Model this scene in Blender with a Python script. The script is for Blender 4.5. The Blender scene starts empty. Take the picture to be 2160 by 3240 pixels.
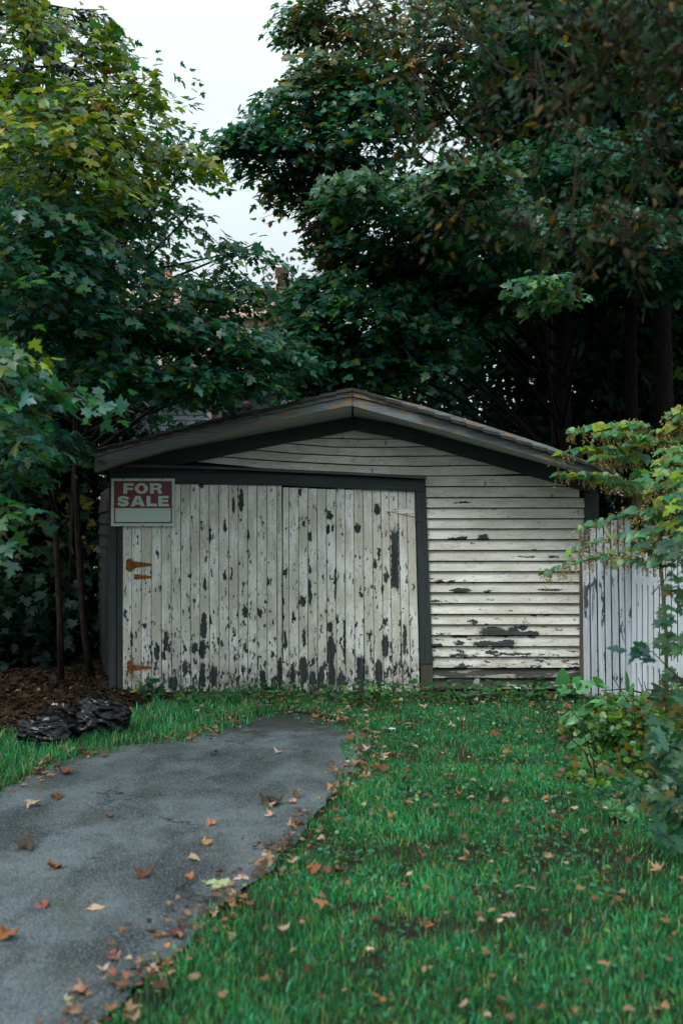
import bpy, math, random
import numpy as np
from mathutils import Vector, noise
rng = np.random.default_rng(7)
random.seed(7)
scene = bpy.context.scene

# ------------------------------------------------------------------ camera
EYE = 1.667; F = 3150.0; CX = 1080.0; HY = 1660.0
cam_data = bpy.data.cameras.new('camera')
cam = bpy.data.objects.new('camera', cam_data)
scene.collection.objects.link(cam)
cam.location = (0, 0, EYE); cam.rotation_euler = (math.radians(90), 0, 0)
cam_data.sensor_fit = 'VERTICAL'; cam_data.sensor_height = 36; cam_data.sensor_width = 24
cam_data.lens = 35; cam_data.shift_y = 40 / 3240
cam_data.clip_start = 0.05; cam_data.clip_end = 400
cam_data.dof.use_dof = True; cam_data.dof.focus_distance = 9.6; cam_data.dof.aperture_fstop = 2.0
scene.camera = cam

# ------------------------------------------------------------------ world, sun, exposure
SUN_EL, SUN_AZ = math.radians(52), math.radians(215)   # azimuth clockwise from +Y: behind and to the left of the camera
world = bpy.data.worlds.new('World'); scene.world = world; world.use_nodes = True
wt = world.node_tree; wt.nodes.clear()
wo = wt.nodes.new('ShaderNodeOutputWorld'); bg = wt.nodes.new('ShaderNodeBackground')
sky = wt.nodes.new('ShaderNodeTexSky'); sky.sky_type = 'NISHITA'; sky.sun_disc = False
sky.sun_elevation = SUN_EL; sky.sun_rotation = SUN_AZ; sky.altitude = 50; sky.air_density = 1.0; sky.dust_density = 2.0
tc = wt.nodes.new('ShaderNodeTexCoord'); sp = wt.nodes.new('ShaderNodeSeparateXYZ')
mr = wt.nodes.new('ShaderNodeMapRange')                      # overcast sky: zenith brighter than the horizon all round
mr.inputs['From Min'].default_value = 0; mr.inputs['From Max'].default_value = 1
mr.inputs['To Min'].default_value = 0.49; mr.inputs['To Max'].default_value = 1.4
cl = wt.nodes.new('ShaderNodeVectorMath'); cl.operation = 'SCALE'; cl.inputs[0].default_value = (6.85, 7.75, 7.95)
mx = wt.nodes.new('ShaderNodeMixRGB'); mx.inputs[0].default_value = 0.9
L = wt.links.new
L(tc.outputs['Generated'], sp.inputs[0]); L(sp.outputs['Z'], mr.inputs['Value'])
L(mr.outputs[0], cl.inputs['Scale']); L(sky.outputs[0], mx.inputs[1]); L(cl.outputs[0], mx.inputs[2])
L(mx.outputs[0], bg.inputs[0]); bg.inputs[1].default_value = 0.12; L(bg.outputs[0], wo.inputs[0])
sun_d = bpy.data.lights.new('sun', 'SUN'); sun_d.energy = 1.5; sun_d.angle = math.radians(25); sun_d.color = (1, .995, .97)
sun = bpy.data.objects.new('sun', sun_d); scene.collection.objects.link(sun)
sv = Vector((math.sin(SUN_AZ) * math.cos(SUN_EL), math.cos(SUN_AZ) * math.cos(SUN_EL), math.sin(SUN_EL)))
sun.rotation_euler = sv.to_track_quat('Z', 'Y').to_euler()
scene.view_settings.view_transform = 'Standard'; scene.view_settings.look = 'None'
scene.view_settings.exposure = 0.55; scene.view_settings.gamma = 1
scene.render.engine = 'CYCLES'
scene.cycles.max_bounces = 6; scene.cycles.diffuse_bounces = 3; scene.cycles.glossy_bounces = 2
scene.cycles.transmission_bounces = 3; scene.cycles.caustics_reflective = False; scene.cycles.caustics_refractive = False

# ------------------------------------------------------------------ helpers
def P(px, py, Y):
    """world point at depth Y seen at full-size photo pixel (px, py)"""
    return Vector(((px - CX) / F * Y, Y, EYE + (HY - py) / F * Y))
def G(px, py):
    """ground point (z = 0) at a photo pixel"""
    Y = EYE * F / (py - HY)
    return np.array(((px - CX) / F * Y, Y))
def link(o): scene.collection.objects.link(o); return o
def tag(o, label=None, cat=None, group=None, kind=None):
    if label: o['label'] = label
    if cat: o['category'] = cat
    if group: o['group'] = group
    if kind: o['kind'] = kind
    return o
def empty(name, loc=(0, 0, 0)):
    o = bpy.data.objects.new(name, None); o.location = loc; o.empty_display_size = .1; return link(o)
def par(o, p):
    if p is not None:
        o.parent = p
        o.matrix_parent_inverse.identity()
        q = p; off = Vector((0, 0, 0))
        while q is not None: off += q.location; q = q.parent
        o.location = Vector(o.location) - off      # all our parents are unrotated
    return o
def smooth(me): me.polygons.foreach_set('use_smooth', [True] * len(me.polygons))
def obj(name, verts, faces, m, parent=None, sm=False, loc=(0, 0, 0)):
    me = bpy.data.meshes.new(name); me.from_pydata([tuple(v) for v in verts], [], faces); me.update()
    if m: me.materials.append(m)
    if sm: smooth(me)
    o = bpy.data.objects.new(name, me); o.location = loc; link(o)
    return par(o, parent)
def np_mesh(name, V, Fc, col=None, m=None, sm=False):
    V = np.asarray(V, np.float32); Fc = np.asarray(Fc, np.int32); k = Fc.shape[1]; n = len(Fc)
    me = bpy.data.meshes.new(name)
    me.vertices.add(len(V)); me.vertices.foreach_set('co', V.ravel())
    me.loops.add(n * k); me.loops.foreach_set('vertex_index', Fc.ravel())
    me.polygons.add(n); me.polygons.foreach_set('loop_start', np.arange(0, n * k, k, dtype=np.int32))
    me.polygons.foreach_set('loop_total', np.full(n, k, np.int32))
    if sm: me.polygons.foreach_set('use_smooth', np.ones(n, bool))
    me.update(calc_edges=True)
    if col is not None:
        a = me.color_attributes.new('col', 'FLOAT_COLOR', 'POINT')
        c = np.ones((len(V), 4), np.float32); c[:, :3] = col; a.data.foreach_set('color', c.ravel())
    if m: me.materials.append(m)
    return me
def np_obj(name, V, Fc, col=None, m=None, parent=None, sm=False):
    o = link(bpy.data.objects.new(name, np_mesh(name, V, Fc, col, m, sm))); return par(o, parent)
class MB:
    """collects boxes, prisms and tubes for ONE mesh"""
    def __init__(s): s.v = []; s.f = []
    def add(s, v, f):
        b = len(s.v); s.v += [tuple(q) for q in v]; s.f += [tuple(i + b for i in q) for q in f]
    def box(s, x0, x1, y0, y1, z0, z1):
        s.add([(x0, y0, z0), (x1, y0, z0), (x1, y1, z0), (x0, y1, z0), (x0, y0, z1), (x1, y0, z1), (x1, y1, z1), (x0, y1, z1)],
              [(0, 3, 2, 1), (4, 5, 6, 7), (0, 1, 5, 4), (1, 2, 6, 5), (2, 3, 7, 6), (3, 0, 4, 7)])
    def tube(s, pts, radii, n=5):
        pts = [Vector(p) for p in pts]; rings = []
        for i, p in enumerate(pts):
            t = (pts[min(i + 1, len(pts) - 1)] - pts[max(i - 1, 0)])
            t = t.normalized() if t.length > 1e-9 else Vector((0, 0, 1))
            a = t.cross(Vector((0, 1, 0)) if abs(t.y) < .9 else Vector((1, 0, 0))).normalized(); b = t.cross(a)
            r = radii[i] if hasattr(radii, '__len__') else radii
            rings.append([p + (a * math.cos(2 * math.pi * k / n) + b * math.sin(2 * math.pi * k / n)) * r for k in range(n)])
        v = [q for r in rings for q in r]; f = []
        for i in range(len(rings) - 1):
            for k in range(n):
                f.append((i * n + k, i * n + (k + 1) % n, (i + 1) * n + (k + 1) % n, (i + 1) * n + k))
        f.append(tuple(range(n - 1, -1, -1))); f.append(tuple((len(rings) - 1) * n + k for k in range(n)))
        s.add(v, f)
    def loft(s, sections):
        """closed sections (same count) joined, ends capped"""
        n = len(sections[0]); v = [q for r in sections for q in r]; f = []
        for i in range(len(sections) - 1):
            for k in range(n):
                f.append((i * n + k, i * n + (k + 1) % n, (i + 1) * n + (k + 1) % n, (i + 1) * n + k))
        f.append(tuple(range(n - 1, -1, -1))); f.append(tuple((len(sections) - 1) * n + k for k in range(n)))
        s.add(v, f)
    def build(s, name, m, parent=None, sm=False): return obj(name, s.v, s.f, m, parent, sm)
def lerp(a, b, t): return a + (b - a) * t
def pl(pts, x):
    """piecewise linear y(x)"""
    return float(np.interp(x, [p[0] for p in pts], [p[1] for p in pts]))

# ------------------------------------------------------------------ material kit
class NT:
    def __init__(s, name):
        s.m = bpy.data.materials.new(name); s.m.use_nodes = True; s.t = s.m.node_tree; s.t.nodes.clear()
        s.out = s.t.nodes.new('ShaderNodeOutputMaterial')
    def n(s, typ, **kw):
        nd = s.t.nodes.new('ShaderNode' + typ)
        for k, v in kw.items():
            if k.startswith('_'): setattr(nd, k[1:], v)
        for k, v in kw.items():
            if not k.startswith('_'):
                key = int(k[1:]) if (k[0] == 'i' and k[1:].isdigit()) else k.replace('__', ' ')
                s.set(nd.inputs[key], v)
        return nd
    def set(s, inp, v):
        if isinstance(v, bpy.types.NodeSocket): s.t.links.new(v, inp)
        elif isinstance(v, bpy.types.Node): s.t.links.new(v.outputs[0], inp)
        else:
            if hasattr(inp.default_value, '__len__') and hasattr(v, '__len__') and len(inp.default_value) == 4 and len(v) == 3: v = (*v, 1)
            inp.default_value = v
    def math(s, op, a, b=0.0, c=0.0): return s.n('Math', _operation=op, i0=a, i1=b, i2=c).outputs[0]
    def vmath(s, op, a, b=(0, 0, 0)): return s.n('VectorMath', _operation=op, i0=a, i1=b).outputs[0]
    def mix(s, f, a, b, mode='MIX'): return s.n('MixRGB', _blend_type=mode, i0=f, i1=a, i2=b).outputs[0]
    def noise(s, vec, scale, detail=3, rough=.55, dist=0.0):
        return s.n('TexNoise', Vector=vec, Scale=scale, Detail=detail, Roughness=rough, Distortion=dist)
    def ramp(s, fac, *stops):
        r = s.n('ValToRGB', i0=fac); cr = r.color_ramp
        while len(cr.elements) < len(stops): cr.elements.new(.5)
        for e, (p, c) in zip(cr.elements, stops):
            e.position = p; e.color = (*c, 1) if hasattr(c, '__len__') else (c, c, c, 1)
        return r.outputs[0]
    def step(s, v, lo, hi): return s.n('MapRange', _interpolation_type='SMOOTHSTEP', i0=v, i1=lo, i2=hi).outputs[0]
    def coord(s): return s.n('TexCoord').outputs['Object']
    def scale(s, vec, k, off=(0, 0, 0)): return s.n('Mapping', Vector=vec, Scale=k, Location=off).outputs[0]
    def bsdf(s, col, rough=.7, spec=.4, bump=None, bstr=.3, bdist=.01, **kw):
        b = s.n('BsdfPrincipled', Base__Color=col, Roughness=rough)
        b.inputs['Specular IOR Level'].default_value = spec
        for k, v in kw.items(): s.set(b.inputs[k.replace('__', ' ')], v)
        if bump is not None:
            bn = s.n('Bump', Strength=bstr, Distance=bdist, Height=bump); s.set(b.inputs['Normal'], bn.outputs[0])
        return b
    def done(s, b): s.t.links.new(b.outputs[0], s.out.inputs[0]); return s.m

def weathered_wood(name, base, alt, grain_axis='z', patch=None, patch_thr=.62, rough=.8, pscale=1.0):
    t = NT(name); c = t.coord()
    rnd = t.n('ObjectInfo').outputs['Random']
    cc = t.n('VectorMath', _operation='ADD', i0=c, i1=t.n('CombineXYZ', i0=t.math('MULTIPLY', rnd, 17.0), i2=t.math('MULTIPLY', rnd, 9.0))).outputs[0]
    k = {'z': (40, 40, 2.5), 'x': (2.5, 40, 40)}[grain_axis]; k2 = {'z': (14, 14, 3.5), 'x': (3.0, 14, 14)}[grain_axis]
    g = t.noise(t.scale(cc, k), 1, 4, .6); a = t.noise(t.scale(cc, k2), pscale, 5, .65, .6)
    col = t.mix(t.ramp(g.outputs[0], (.35, 0.), (.7, 1.)), base, alt)
    col = t.mix(t.math('MULTIPLY', t.noise(cc, 2.3, 3).outputs[0], .6), col, t.mix(.5, base, (.02, .022, .02)))
    h = t.math('MULTIPLY', g.outputs[0], .4)
    if patch is not None:
        mk = t.step(a.outputs[0], patch_thr, patch_thr + .02)
        col = t.mix(mk, col, t.mix(g.outputs[0], patch, tuple(q * .5 for q in patch))); h = t.math('SUBTRACT', h, t.math('MULTIPLY', mk, .5))
    return t.done(t.bsdf(col, rough, .3, h, .5, .004))

def chipped_paint(name, chips, along, thr_pts, paint, paint2, z_rng, dirt=(.13, .12, .085)):
    """flaking paint on boards. chips: (x, z, rx, rz, square) in object space; along = board direction"""
    t = NT(name); c = t.coord(); sx = t.n('SeparateXYZ', i0=c)
    x, z = sx.outputs[0], sx.outputs[2]
    p2 = t.n('CombineXYZ', i0=x, i1=z).outputs[0]
    rnd = t.n('ObjectInfo').outputs['Random']
    off = t.n('CombineXYZ', i0=t.math('MULTIPLY', rnd, 31.0), i1=t.math('MULTIPLY', rnd, 57.0)).outputs[0]
    loc = t.vmath('ADD', p2, off)
    w = t.noise(p2, 28, 3, .6).outputs['Color']; w = t.vmath('SUBTRACT', w, (.5, .5, .5))
    wv = t.n('VectorMath', _operation='MULTIPLY_ADD', i0=w, i1=(.034, .10, 0) if along == 'z' else (.14, .034, 0), i2=p2).outputs[0]
    vc = t.n('TexVoronoi', _feature='F1', Vector=t.scale(wv, (75, 34, 1) if along == 'z' else (30, 80, 1)), Scale=1.0, Randomness=1.0).outputs['Position']
    vp = t.vmath('MULTIPLY', vc, (1 / 75, 1 / 34, 0) if along == 'z' else (1 / 30, 1 / 80, 0))
    wv = t.mix(.8, wv, vp)
    d = None
    for (cx_, cz_, rx, rz, sq) in chips:
        q = t.n('VectorMath', _operation='MULTIPLY_ADD', i0=wv, i1=(1 / rx, 1 / rz, 0), i2=(-cx_ / rx, -cz_ / rz, 0)).outputs[0]
        if sq:
            q = t.vmath('ABSOLUTE', q); s2 = t.n('SeparateXYZ', i0=q); l = t.math('MAXIMUM', s2.outputs[0], s2.outputs[1])
        else: l = t.n('VectorMath', _operation='LENGTH', i0=q).outputs['Value']
        d = l if d is None else t.math('MINIMUM', d, l)
    ks = (32, 9, 1) if along == 'z' else (8, 30, 1)
    locc = t.vmath('ADD', wv, off)
    chipn = t.noise(t.scale(locc, ks), 1, 4, .62, .5).outputs[0]
    fac = t.n('MapRange', i0=z, i1=z_rng[0], i2=z_rng[1]).outputs[0]
    thr = t.ramp(fac, *thr_pts)
    m1 = t.step(t.math('SUBTRACT', chipn, thr), 0, .006)
    mask = m1 if d is None else t.math('MAXIMUM', m1, t.math('SUBTRACT', 1.0, t.step(d, .97, 1.03)))
    # paint
    ks3 = (60, 3, 1) if along == 'z' else (3, 60, 1)
    gr = t.noise(t.scale(loc, ks3), 1, 4, .6).outputs[0]
    big = t.noise(t.scale(loc, (5, 1.6, 1) if along == 'z' else (1.6, 5, 1)), 1, 4, .6).outputs[0]
    col = t.mix(t.step(big, .38, .66), paint, paint2)
    col = t.mix(t.math('MULTIPLY', t.step(gr, .45, .75), .35), col, tuple(q * .62 for q in paint))
    fine = t.noise(t.vmath('MULTIPLY', p2, (1.6, .8, 1)) if along == 'z' else p2, 60, 5, .75).outputs[0]
    col = t.mix(t.math('MULTIPLY', t.step(fine, .50, .68), .5), col, (.27, .25, .21))
    # dirt washing up from the ground, hairline cracks, rust dots
    dz = t.math('MULTIPLY', t.math('SUBTRACT', 1.0, t.step(z, .03, .55)), t.step(t.noise(p2, 9, 4, .7).outputs[0], .34, .68))
    col = t.mix(t.math('MULTIPLY', dz, .8), col, dirt)
    vor = t.n('TexVoronoi', _feature='DISTANCE_TO_EDGE', Vector=t.scale(t.vmath('ADD', wv, off), (20, 9, 1) if along == 'z' else (8, 20, 1)), Scale=1.0).outputs[0]
    crack = t.math('MULTIPLY', t.math('SUBTRACT', 1.0, t.step(vor, .0, .03)), t.step(t.noise(p2, 4, 3).outputs[0], .42, .55))
    col = t.mix(t.math('MULTIPLY', crack, .4), col, (.14, .12, .10))
    rv = t.n('TexVoronoi', _feature='F1', Vector=t.scale(loc, (7, 3.6, 1)), Scale=1.0).outputs[0]
    rust = t.math('MULTIPLY', t.math('SUBTRACT', 1.0, t.step(rv, .04, .13)), t.step(rnd, .25, .3))
    col = t.mix(t.math('MULTIPLY', rust, .75), col, (.30, .09, .03))
    worn = t.math('MULTIPLY', t.step(t.math('SUBTRACT', chipn, thr), -.05, 0), .5)
    if d is not None: worn = t.math('MAXIMUM', worn, t.math('MULTIPLY', t.math('SUBTRACT', 1.0, t.step(d, 1.0, 1.35)), .4))
    col = t.mix(worn, col, (.26, .275, .26))
    wood = t.mix(t.step(gr, .35, .7), (.016, .021, .023), (.060, .070, .072))
    wood = t.mix(t.math('MULTIPLY', t.step(t.noise(p2, 6, 2).outputs[0], .5, .65), .5), wood, (.05, .045, .032))
    col = t.mix(mask, col, wood)
    h = t.math('SUBTRACT', t.math('ADD', t.math('MULTIPLY', gr, .25), t.math('MULTIPLY', fine, .2)), t.math('ADD', mask, t.math('MULTIPLY', crack, .5)))
    return t.done(t.bsdf(col, t.math('ADD', .55, t.math('MULTIPLY', mask, .3)), .35, h, .6, .003))

def leaf_material(name, src='attr', transl=.30, rough=.36, spec=.52, vein=True):
    t = NT(name)
    col = t.n('Attribute', _attribute_name='col').outputs['Color'] if src == 'attr' else t.n('ObjectInfo').outputs['Color']
    nz = t.noise(t.n('NewGeometry').outputs['Position'], 60, 2)
    col2 = t.mix(t.math('MULTIPLY', nz.outputs[0], .55), col, t.mix(1.0, col, (.45, .45, .45), 'MULTIPLY'))
    b = t.bsdf(col2, rough, spec, nz.outputs[0], .15, .004)
    tr = t.n('BsdfTranslucent', Color=t.mix(1.0, col, (1.5, 1.7, .55), 'MULTIPLY'))
    m = t.n('MixShader', i0=transl, i1=b.outputs[0], i2=tr.outputs[0])
    t.t.links.new(m.outputs[0], t.out.inputs[0]); return t.m

M = {}
M['leaf'] = leaf_material('leaf_green'); M['leaf_obj'] = leaf_material('leaf_green_single', 'obj')
M['wood_leaf'] = leaf_material('leaf_woodland', 'attr', .3, .55, .2)
M['hang'] = leaf_material('leaf_hanging', 'attr', .3, .6, .25); M['hang_obj'] = leaf_material('leaf_hanging_single', 'obj', .3, .6, .25)
M['dry'] = leaf_material('leaf_dry', 'obj', .15, .7, .25); M['dry_attr'] = leaf_material('leaf_dry_litter', 'attr', .12, .75, .2)
M['grass'] = leaf_material('grass_blade', 'attr', .3, .42, .45)
def bark(name, a, b):
    t = NT(name); c = t.coord(); g = t.noise(t.scale(c, (30, 30, 6)), 1, 5, .65)
    col = t.mix(t.step(g.outputs[0], .35, .7), a, b)
    return t.done(t.bsdf(col, .9, .2, g.outputs[0], .9, .01))
M['bark'] = bark('bark_shaded', (.007, .0065, .006), (.018, .016, .013)); M['bark_young'] = bark('bark_young', (.018, .013, .010), (.050, .034, .024))  # 'bark' is near-black: canopy shade on the trunks is put into its colour
M['stem'] = bark('knotweed_stem', (.26, .17, .05), (.17, .12, .04)); M['stem_green'] = bark('knotweed_stem_green', (.08, .09, .03), (.12, .08, .04)); M['twig'] = bark('twig_brown', (.022, .017, .013), (.050, .034, .024))
M['dark_trim'] = weathered_wood('trim_dark_paint', (.030, .038, .040), (.055, .065, .067), 'x', (.30, .31, .30), .70)
M['dark_jamb'] = weathered_wood('jamb_dark_paint', (.030, .038, .040), (.058, .068, .070), 'z', (.10, .07, .035), .68)
M['rake'] = weathered_wood('rake_flaking_paint', (.12, .14, .15), (.32, .35, .36), 'x', (.38, .24, .13), .55)
M['rake_dark'] = weathered_wood('rake_rotten', (.05, .055, .05), (.10, .09, .07), 'x', (.24, .15, .08), .62)
M['soffit'] = weathered_wood('soffit_paint', (.42, .44, .40), (.50, .52, .47), 'x', (.10, .09, .07), .70)
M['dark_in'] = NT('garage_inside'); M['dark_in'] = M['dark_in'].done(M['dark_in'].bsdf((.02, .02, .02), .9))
M['roofing'] = weathered_wood('old_roofing', (.03, .03, .03), (.06, .055, .05), 'x', (.05, .07, .03), .58)
def plain(name, col, rough=.6, spec=.4, var=.25, sc=8, **kw):
    t = NT(name); n1 = t.noise(t.coord(), sc, 4, .6)
    return t.done(t.bsdf(t.mix(t.math('MULTIPLY', n1.outputs[0], var * 2), col, tuple(q * .5 for q in col[:3])), rough, spec, n1.outputs[0], .15, .01, **kw))
# rust
t = NT('rust'); n1 = t.noise(t.coord(), 90, 4, .7); n2 = t.noise(t.coord(), 240, 2)
col = t.mix(t.step(n1.outputs[0], .38, .62), (.06, .020, .010), (.50, .20, .055)); col = t.mix(t.step(n2.outputs[0], .52, .6), col, (.03, .015, .01))
M['rust'] = t.done(t.bsdf(col, .85, .2, n1.outputs[0], .8, .003))
t = NT('painted_hinge'); n1 = t.noise(t.scale(t.coord(), (6, 30, 60)), 1, 4, .7)
M['hinge_white'] = t.done(t.bsdf(t.mix(t.step(n1.outputs[0], .52, .62), (.72, .71, .66), (.32, .14, .06)), .6, .3, n1.outputs[0], .5, .003))
M['sign_face'] = plain('sign_plastic_white', (.52, .66, .58), .45, .45, .12, 5)
M['sign_red'] = plain('sign_print_maroon', (.17, .03, .06), .45, .4, .12, 7)
M['nail'] = plain('nail_dark', (.03, .03, .03), .5, .4)

# asphalt
t = NT('asphalt'); c = t.coord()
sp1 = t.noise(c, 130, 2, .7); sp2 = t.n('TexVoronoi', Vector=c, Scale=110.0); big = t.noise(t.scale(c, (1.9, 1.3, 1), (3.1, 1.4, 0)), 1, 7, .68, .15); md = t.noise(c, 7, 5, .6)
col = t.mix(t.step(big.outputs[0], .34, .66), (.009, .013, .015), (.108, .136, .148))
col = t.mix(t.math('MULTIPLY', t.step(md.outputs[0], .5, .72), .5), col, (.035, .042, .034))
col = t.mix(t.math('MULTIPLY', t.step(sp1.outputs[0], .48, .70), .8), col, (.22, .26, .285))
col = t.mix(t.math('MULTIPLY', t.step(sp1.outputs[0], .5, .34), .75), col, (.010, .012, .012))
col = t.mix(t.math('MULTIPLY', t.step(t.noise(c, 3.1, 4).outputs[0], .56, .72), .45), col, (.05, .062, .028))
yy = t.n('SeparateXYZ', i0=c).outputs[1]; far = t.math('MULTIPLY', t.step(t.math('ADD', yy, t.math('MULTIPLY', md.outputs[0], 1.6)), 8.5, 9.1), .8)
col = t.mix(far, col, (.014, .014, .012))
ck = t.n('TexVoronoi', _feature='DISTANCE_TO_EDGE', Vector=t.n('VectorMath', _operation='MULTIPLY_ADD', i0=t.noise(c, 5, 4).outputs['Color'], i1=(.5, .5, 0), i2=c).outputs[0], Scale=.9).outputs[0]
crk = t.math('MULTIPLY', t.math('SUBTRACT', 1.0, t.step(ck, .0, .012)), t.step(t.noise(c, .9, 2).outputs[0], .5, .56))
col = t.mix(t.math('MULTIPLY', crk, .85), col, (.008, .009, .008))
hh = t.math('ADD', t.math('MULTIPLY', sp1.outputs[0], .6), t.math('MULTIPLY', md.outputs[0], .05))
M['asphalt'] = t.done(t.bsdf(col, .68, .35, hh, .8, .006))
# soil
t = NT('soil'); c = t.coord(); n1 = t.noise(c, 24, 6, .7); n2 = t.noise(c, 1.7, 3)
col = t.mix(t.step(n1.outputs[0], .35, .7), (.014, .011, .008), (.055, .036, .022)); col = t.mix(t.math('MULTIPLY', n2.outputs[0], .5), col, (.018, .030, .014))
M['soil'] = t.done(t.bsdf(col, .95, .15, n1.outputs[0], 1, .03))

# ------------------------------------------------------------------ ground and driveway
LE = [(-400, 2760), (0, 2505), (60, 2480), (150, 2425), (300, 2378), (420, 2358), (600, 2335), (690, 2305), (770, 2270)]
RE = [(880, 2256), (960, 2262), (1090, 2292), (1160, 2325), (1172, 2370), (1140, 2420), (1095, 2470), (1050, 2520), (985, 2600), (915, 2690), (810, 2785), (690, 2880), (500, 3060), (310, 3230), (-20, 3560)]
lp = [G(*q) for q in LE]; rp = [G(*q) for q in RE]
drive = np.array([(-14., 3.2), (-9.0, 5.2)] + [tuple(q) for q in lp] + [tuple(q) for q in rp] + [(-2.2, .8), (-6, -3), (-14, -6)])
def densify(poly, step):
    out = []
    for i in range(len(poly)):
        a = poly[i]; b = poly[(i + 1) % len(poly)]; n = max(1, int(np.hypot(*(b - a)) / step))
        for k in range(n): out.append(a + (b - a) * k / n)
    return np.array(out)
dd = densify(drive, .06)
jit = np.array([noise.noise_vector(Vector((q[0] * 6, q[1] * 6, 3.3)))[:2] for q in dd]) * .05
jit *= (1 + 2.2 * np.clip((dd[:, 1:2] - 7.0) / 1.2, 0, 1))
dd = dd + jit
def inside(pts, poly):
    x, y = pts[:, 0], pts[:, 1]; r = np.zeros(len(pts), bool); j = len(poly) - 1
    for i in range(len(poly)):
        xi, yi = poly[i]; xj, yj = poly[j]
        c = ((yi > y) != (yj > y)) & (x < (xj - xi) * (y - yi) / (yj - yi + 1e-12) + xi)
        r ^= c; j = i
    return r
def edge_dist(pts, poly):
    d = np.full(len(pts), 9e9)
    for i in range(len(poly) - 1):
        a = np.array(poly[i]); b = np.array(poly[i + 1]); ab = b - a
        tt = np.clip(((pts - a) @ ab) / (ab @ ab), 0, 1); d = np.minimum(d, np.hypot(*(pts - a - tt[:, None] * ab).T))
    return d
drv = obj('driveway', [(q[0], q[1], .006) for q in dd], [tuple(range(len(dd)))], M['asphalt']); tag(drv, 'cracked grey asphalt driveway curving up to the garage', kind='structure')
# ground sheet, fine in the middle and far out to the horizon
gx = np.concatenate([[-300, -120, -50, -25, -14], np.arange(-9, 9.01, .22), [14, 25, 50, 120, 300]])
gy = np.concatenate([[-300, -100, -30, -10], np.arange(-2, 16.01, .22), [20, 30, 50, 120, 300]])
GX, GY = np.meshgrid(gx, gy); pts2 = np.stack([GX.ravel(), GY.ravel()], 1)
ins = inside(pts2, drive) | (edge_dist(pts2, drive) < .3)
GZ = np.array([noise.noise(Vector((a * .9, b * .9, 0))) * .035 + .0 for a, b in pts2]); GZ = np.where(ins, -.012, GZ - .0)
GZ = np.where((np.abs(pts2[:, 0]) > 9) | (pts2[:, 1] > 16), -.03, GZ)
def ground_z(p): return np.array([noise.noise(Vector((a * .9, b * .9, 0))) * .035 for a, b in p]) * (~inside(p, drive))
w = len(gx); idx = np.arange(len(pts2)).reshape(len(gy), w)
FQ = np.stack([idx[:-1, :-1].ravel(), idx[:-1, 1:].ravel(), idx[1:, 1:].ravel(), idx[1:, :-1].ravel()], 1)
gr = np_obj('ground', np.column_stack([pts2, GZ]), FQ, None, M['soil'], sm=True); tag(gr, 'dark soil ground under the lawn and leaf litter', kind='structure')

# ------------------------------------------------------------------ leaf templates
def fan(outline, centre, droop=.22, fold=.10):
    pts = [centre] + outline; v = []
    for (x, y) in pts:
        r2 = x * x + (y - .3) ** 2
        v.append((x, y, -droop * r2 + fold * abs(x)))
    n = len(outline); f = [(0, 1 + i, 1 + (i + 1) % n) for i in range(n)]
    return np.array(v, np.float32), np.array(f, np.int32)
def sym(right): return right + [(-x, y) for x, y in reversed(right) if abs(x) > 1e-6]
def ctr(v, cy=.35): v = v.copy(); return v
maple_r = [(0, 0), (.10, -.05), (.36, -.10), (.27, .06), (.42, .10), (.62, .30), (.42, .31), (.40, .42), (.20, .40), (.25, .58), (.34, .68), (.17, .70), (0, 1.0)]
T_MAPLE = fan(sym(maple_r), (0, .20))
maple_s = [(0, -.03), (.34, -.08), (.24, .10), (.60, .30), (.20, .40), (.27, .64), (0, 1.0)]
T_MAPLE_S = fan(sym(maple_s), (0, .20))
heart_r = [(0, 0), (.16, -.10), (.36, -.02), (.44, .20), (.38, .48), (.20, .78), (0, 1.02)]
T_HEART = fan(sym(heart_r), (0, .35), .25, .22)
oval_r = [(0, 0), (.17, .22), (.21, .5), (.13, .8), (0, 1)]
T_OVAL = fan(sym(oval_r), (0, .45), .2, .15)
round_r = [(0, 0), (.3, .12), (.42, .45), (.28, .82), (0, .95)]
T_ROUND = fan(sym(round_r), (0, .45), .1, .2)
T_NEEDLE = (np.array([(0, 0, 0), (.06, .4, .02), (0, 1, -.1), (-.06, .4, .02)], np.float32), np.array([(0, 1, 2), (0, 2, 3)], np.int32))
def nrm(a): return a / (np.linalg.norm(a, axis=-1, keepdims=True) + 1e-9)
def frames(d, n):
    y = nrm(d); x = nrm(np.cross(y, n)); z = np.cross(x, y); return np.stack([x, y, z], 2)
def project(p):
    return CX + p[:, 0] / np.maximum(p[:, 1], .1) * F, HY - (p[:, 2] - EYE) / np.maximum(p[:, 1], .1) * F
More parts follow.
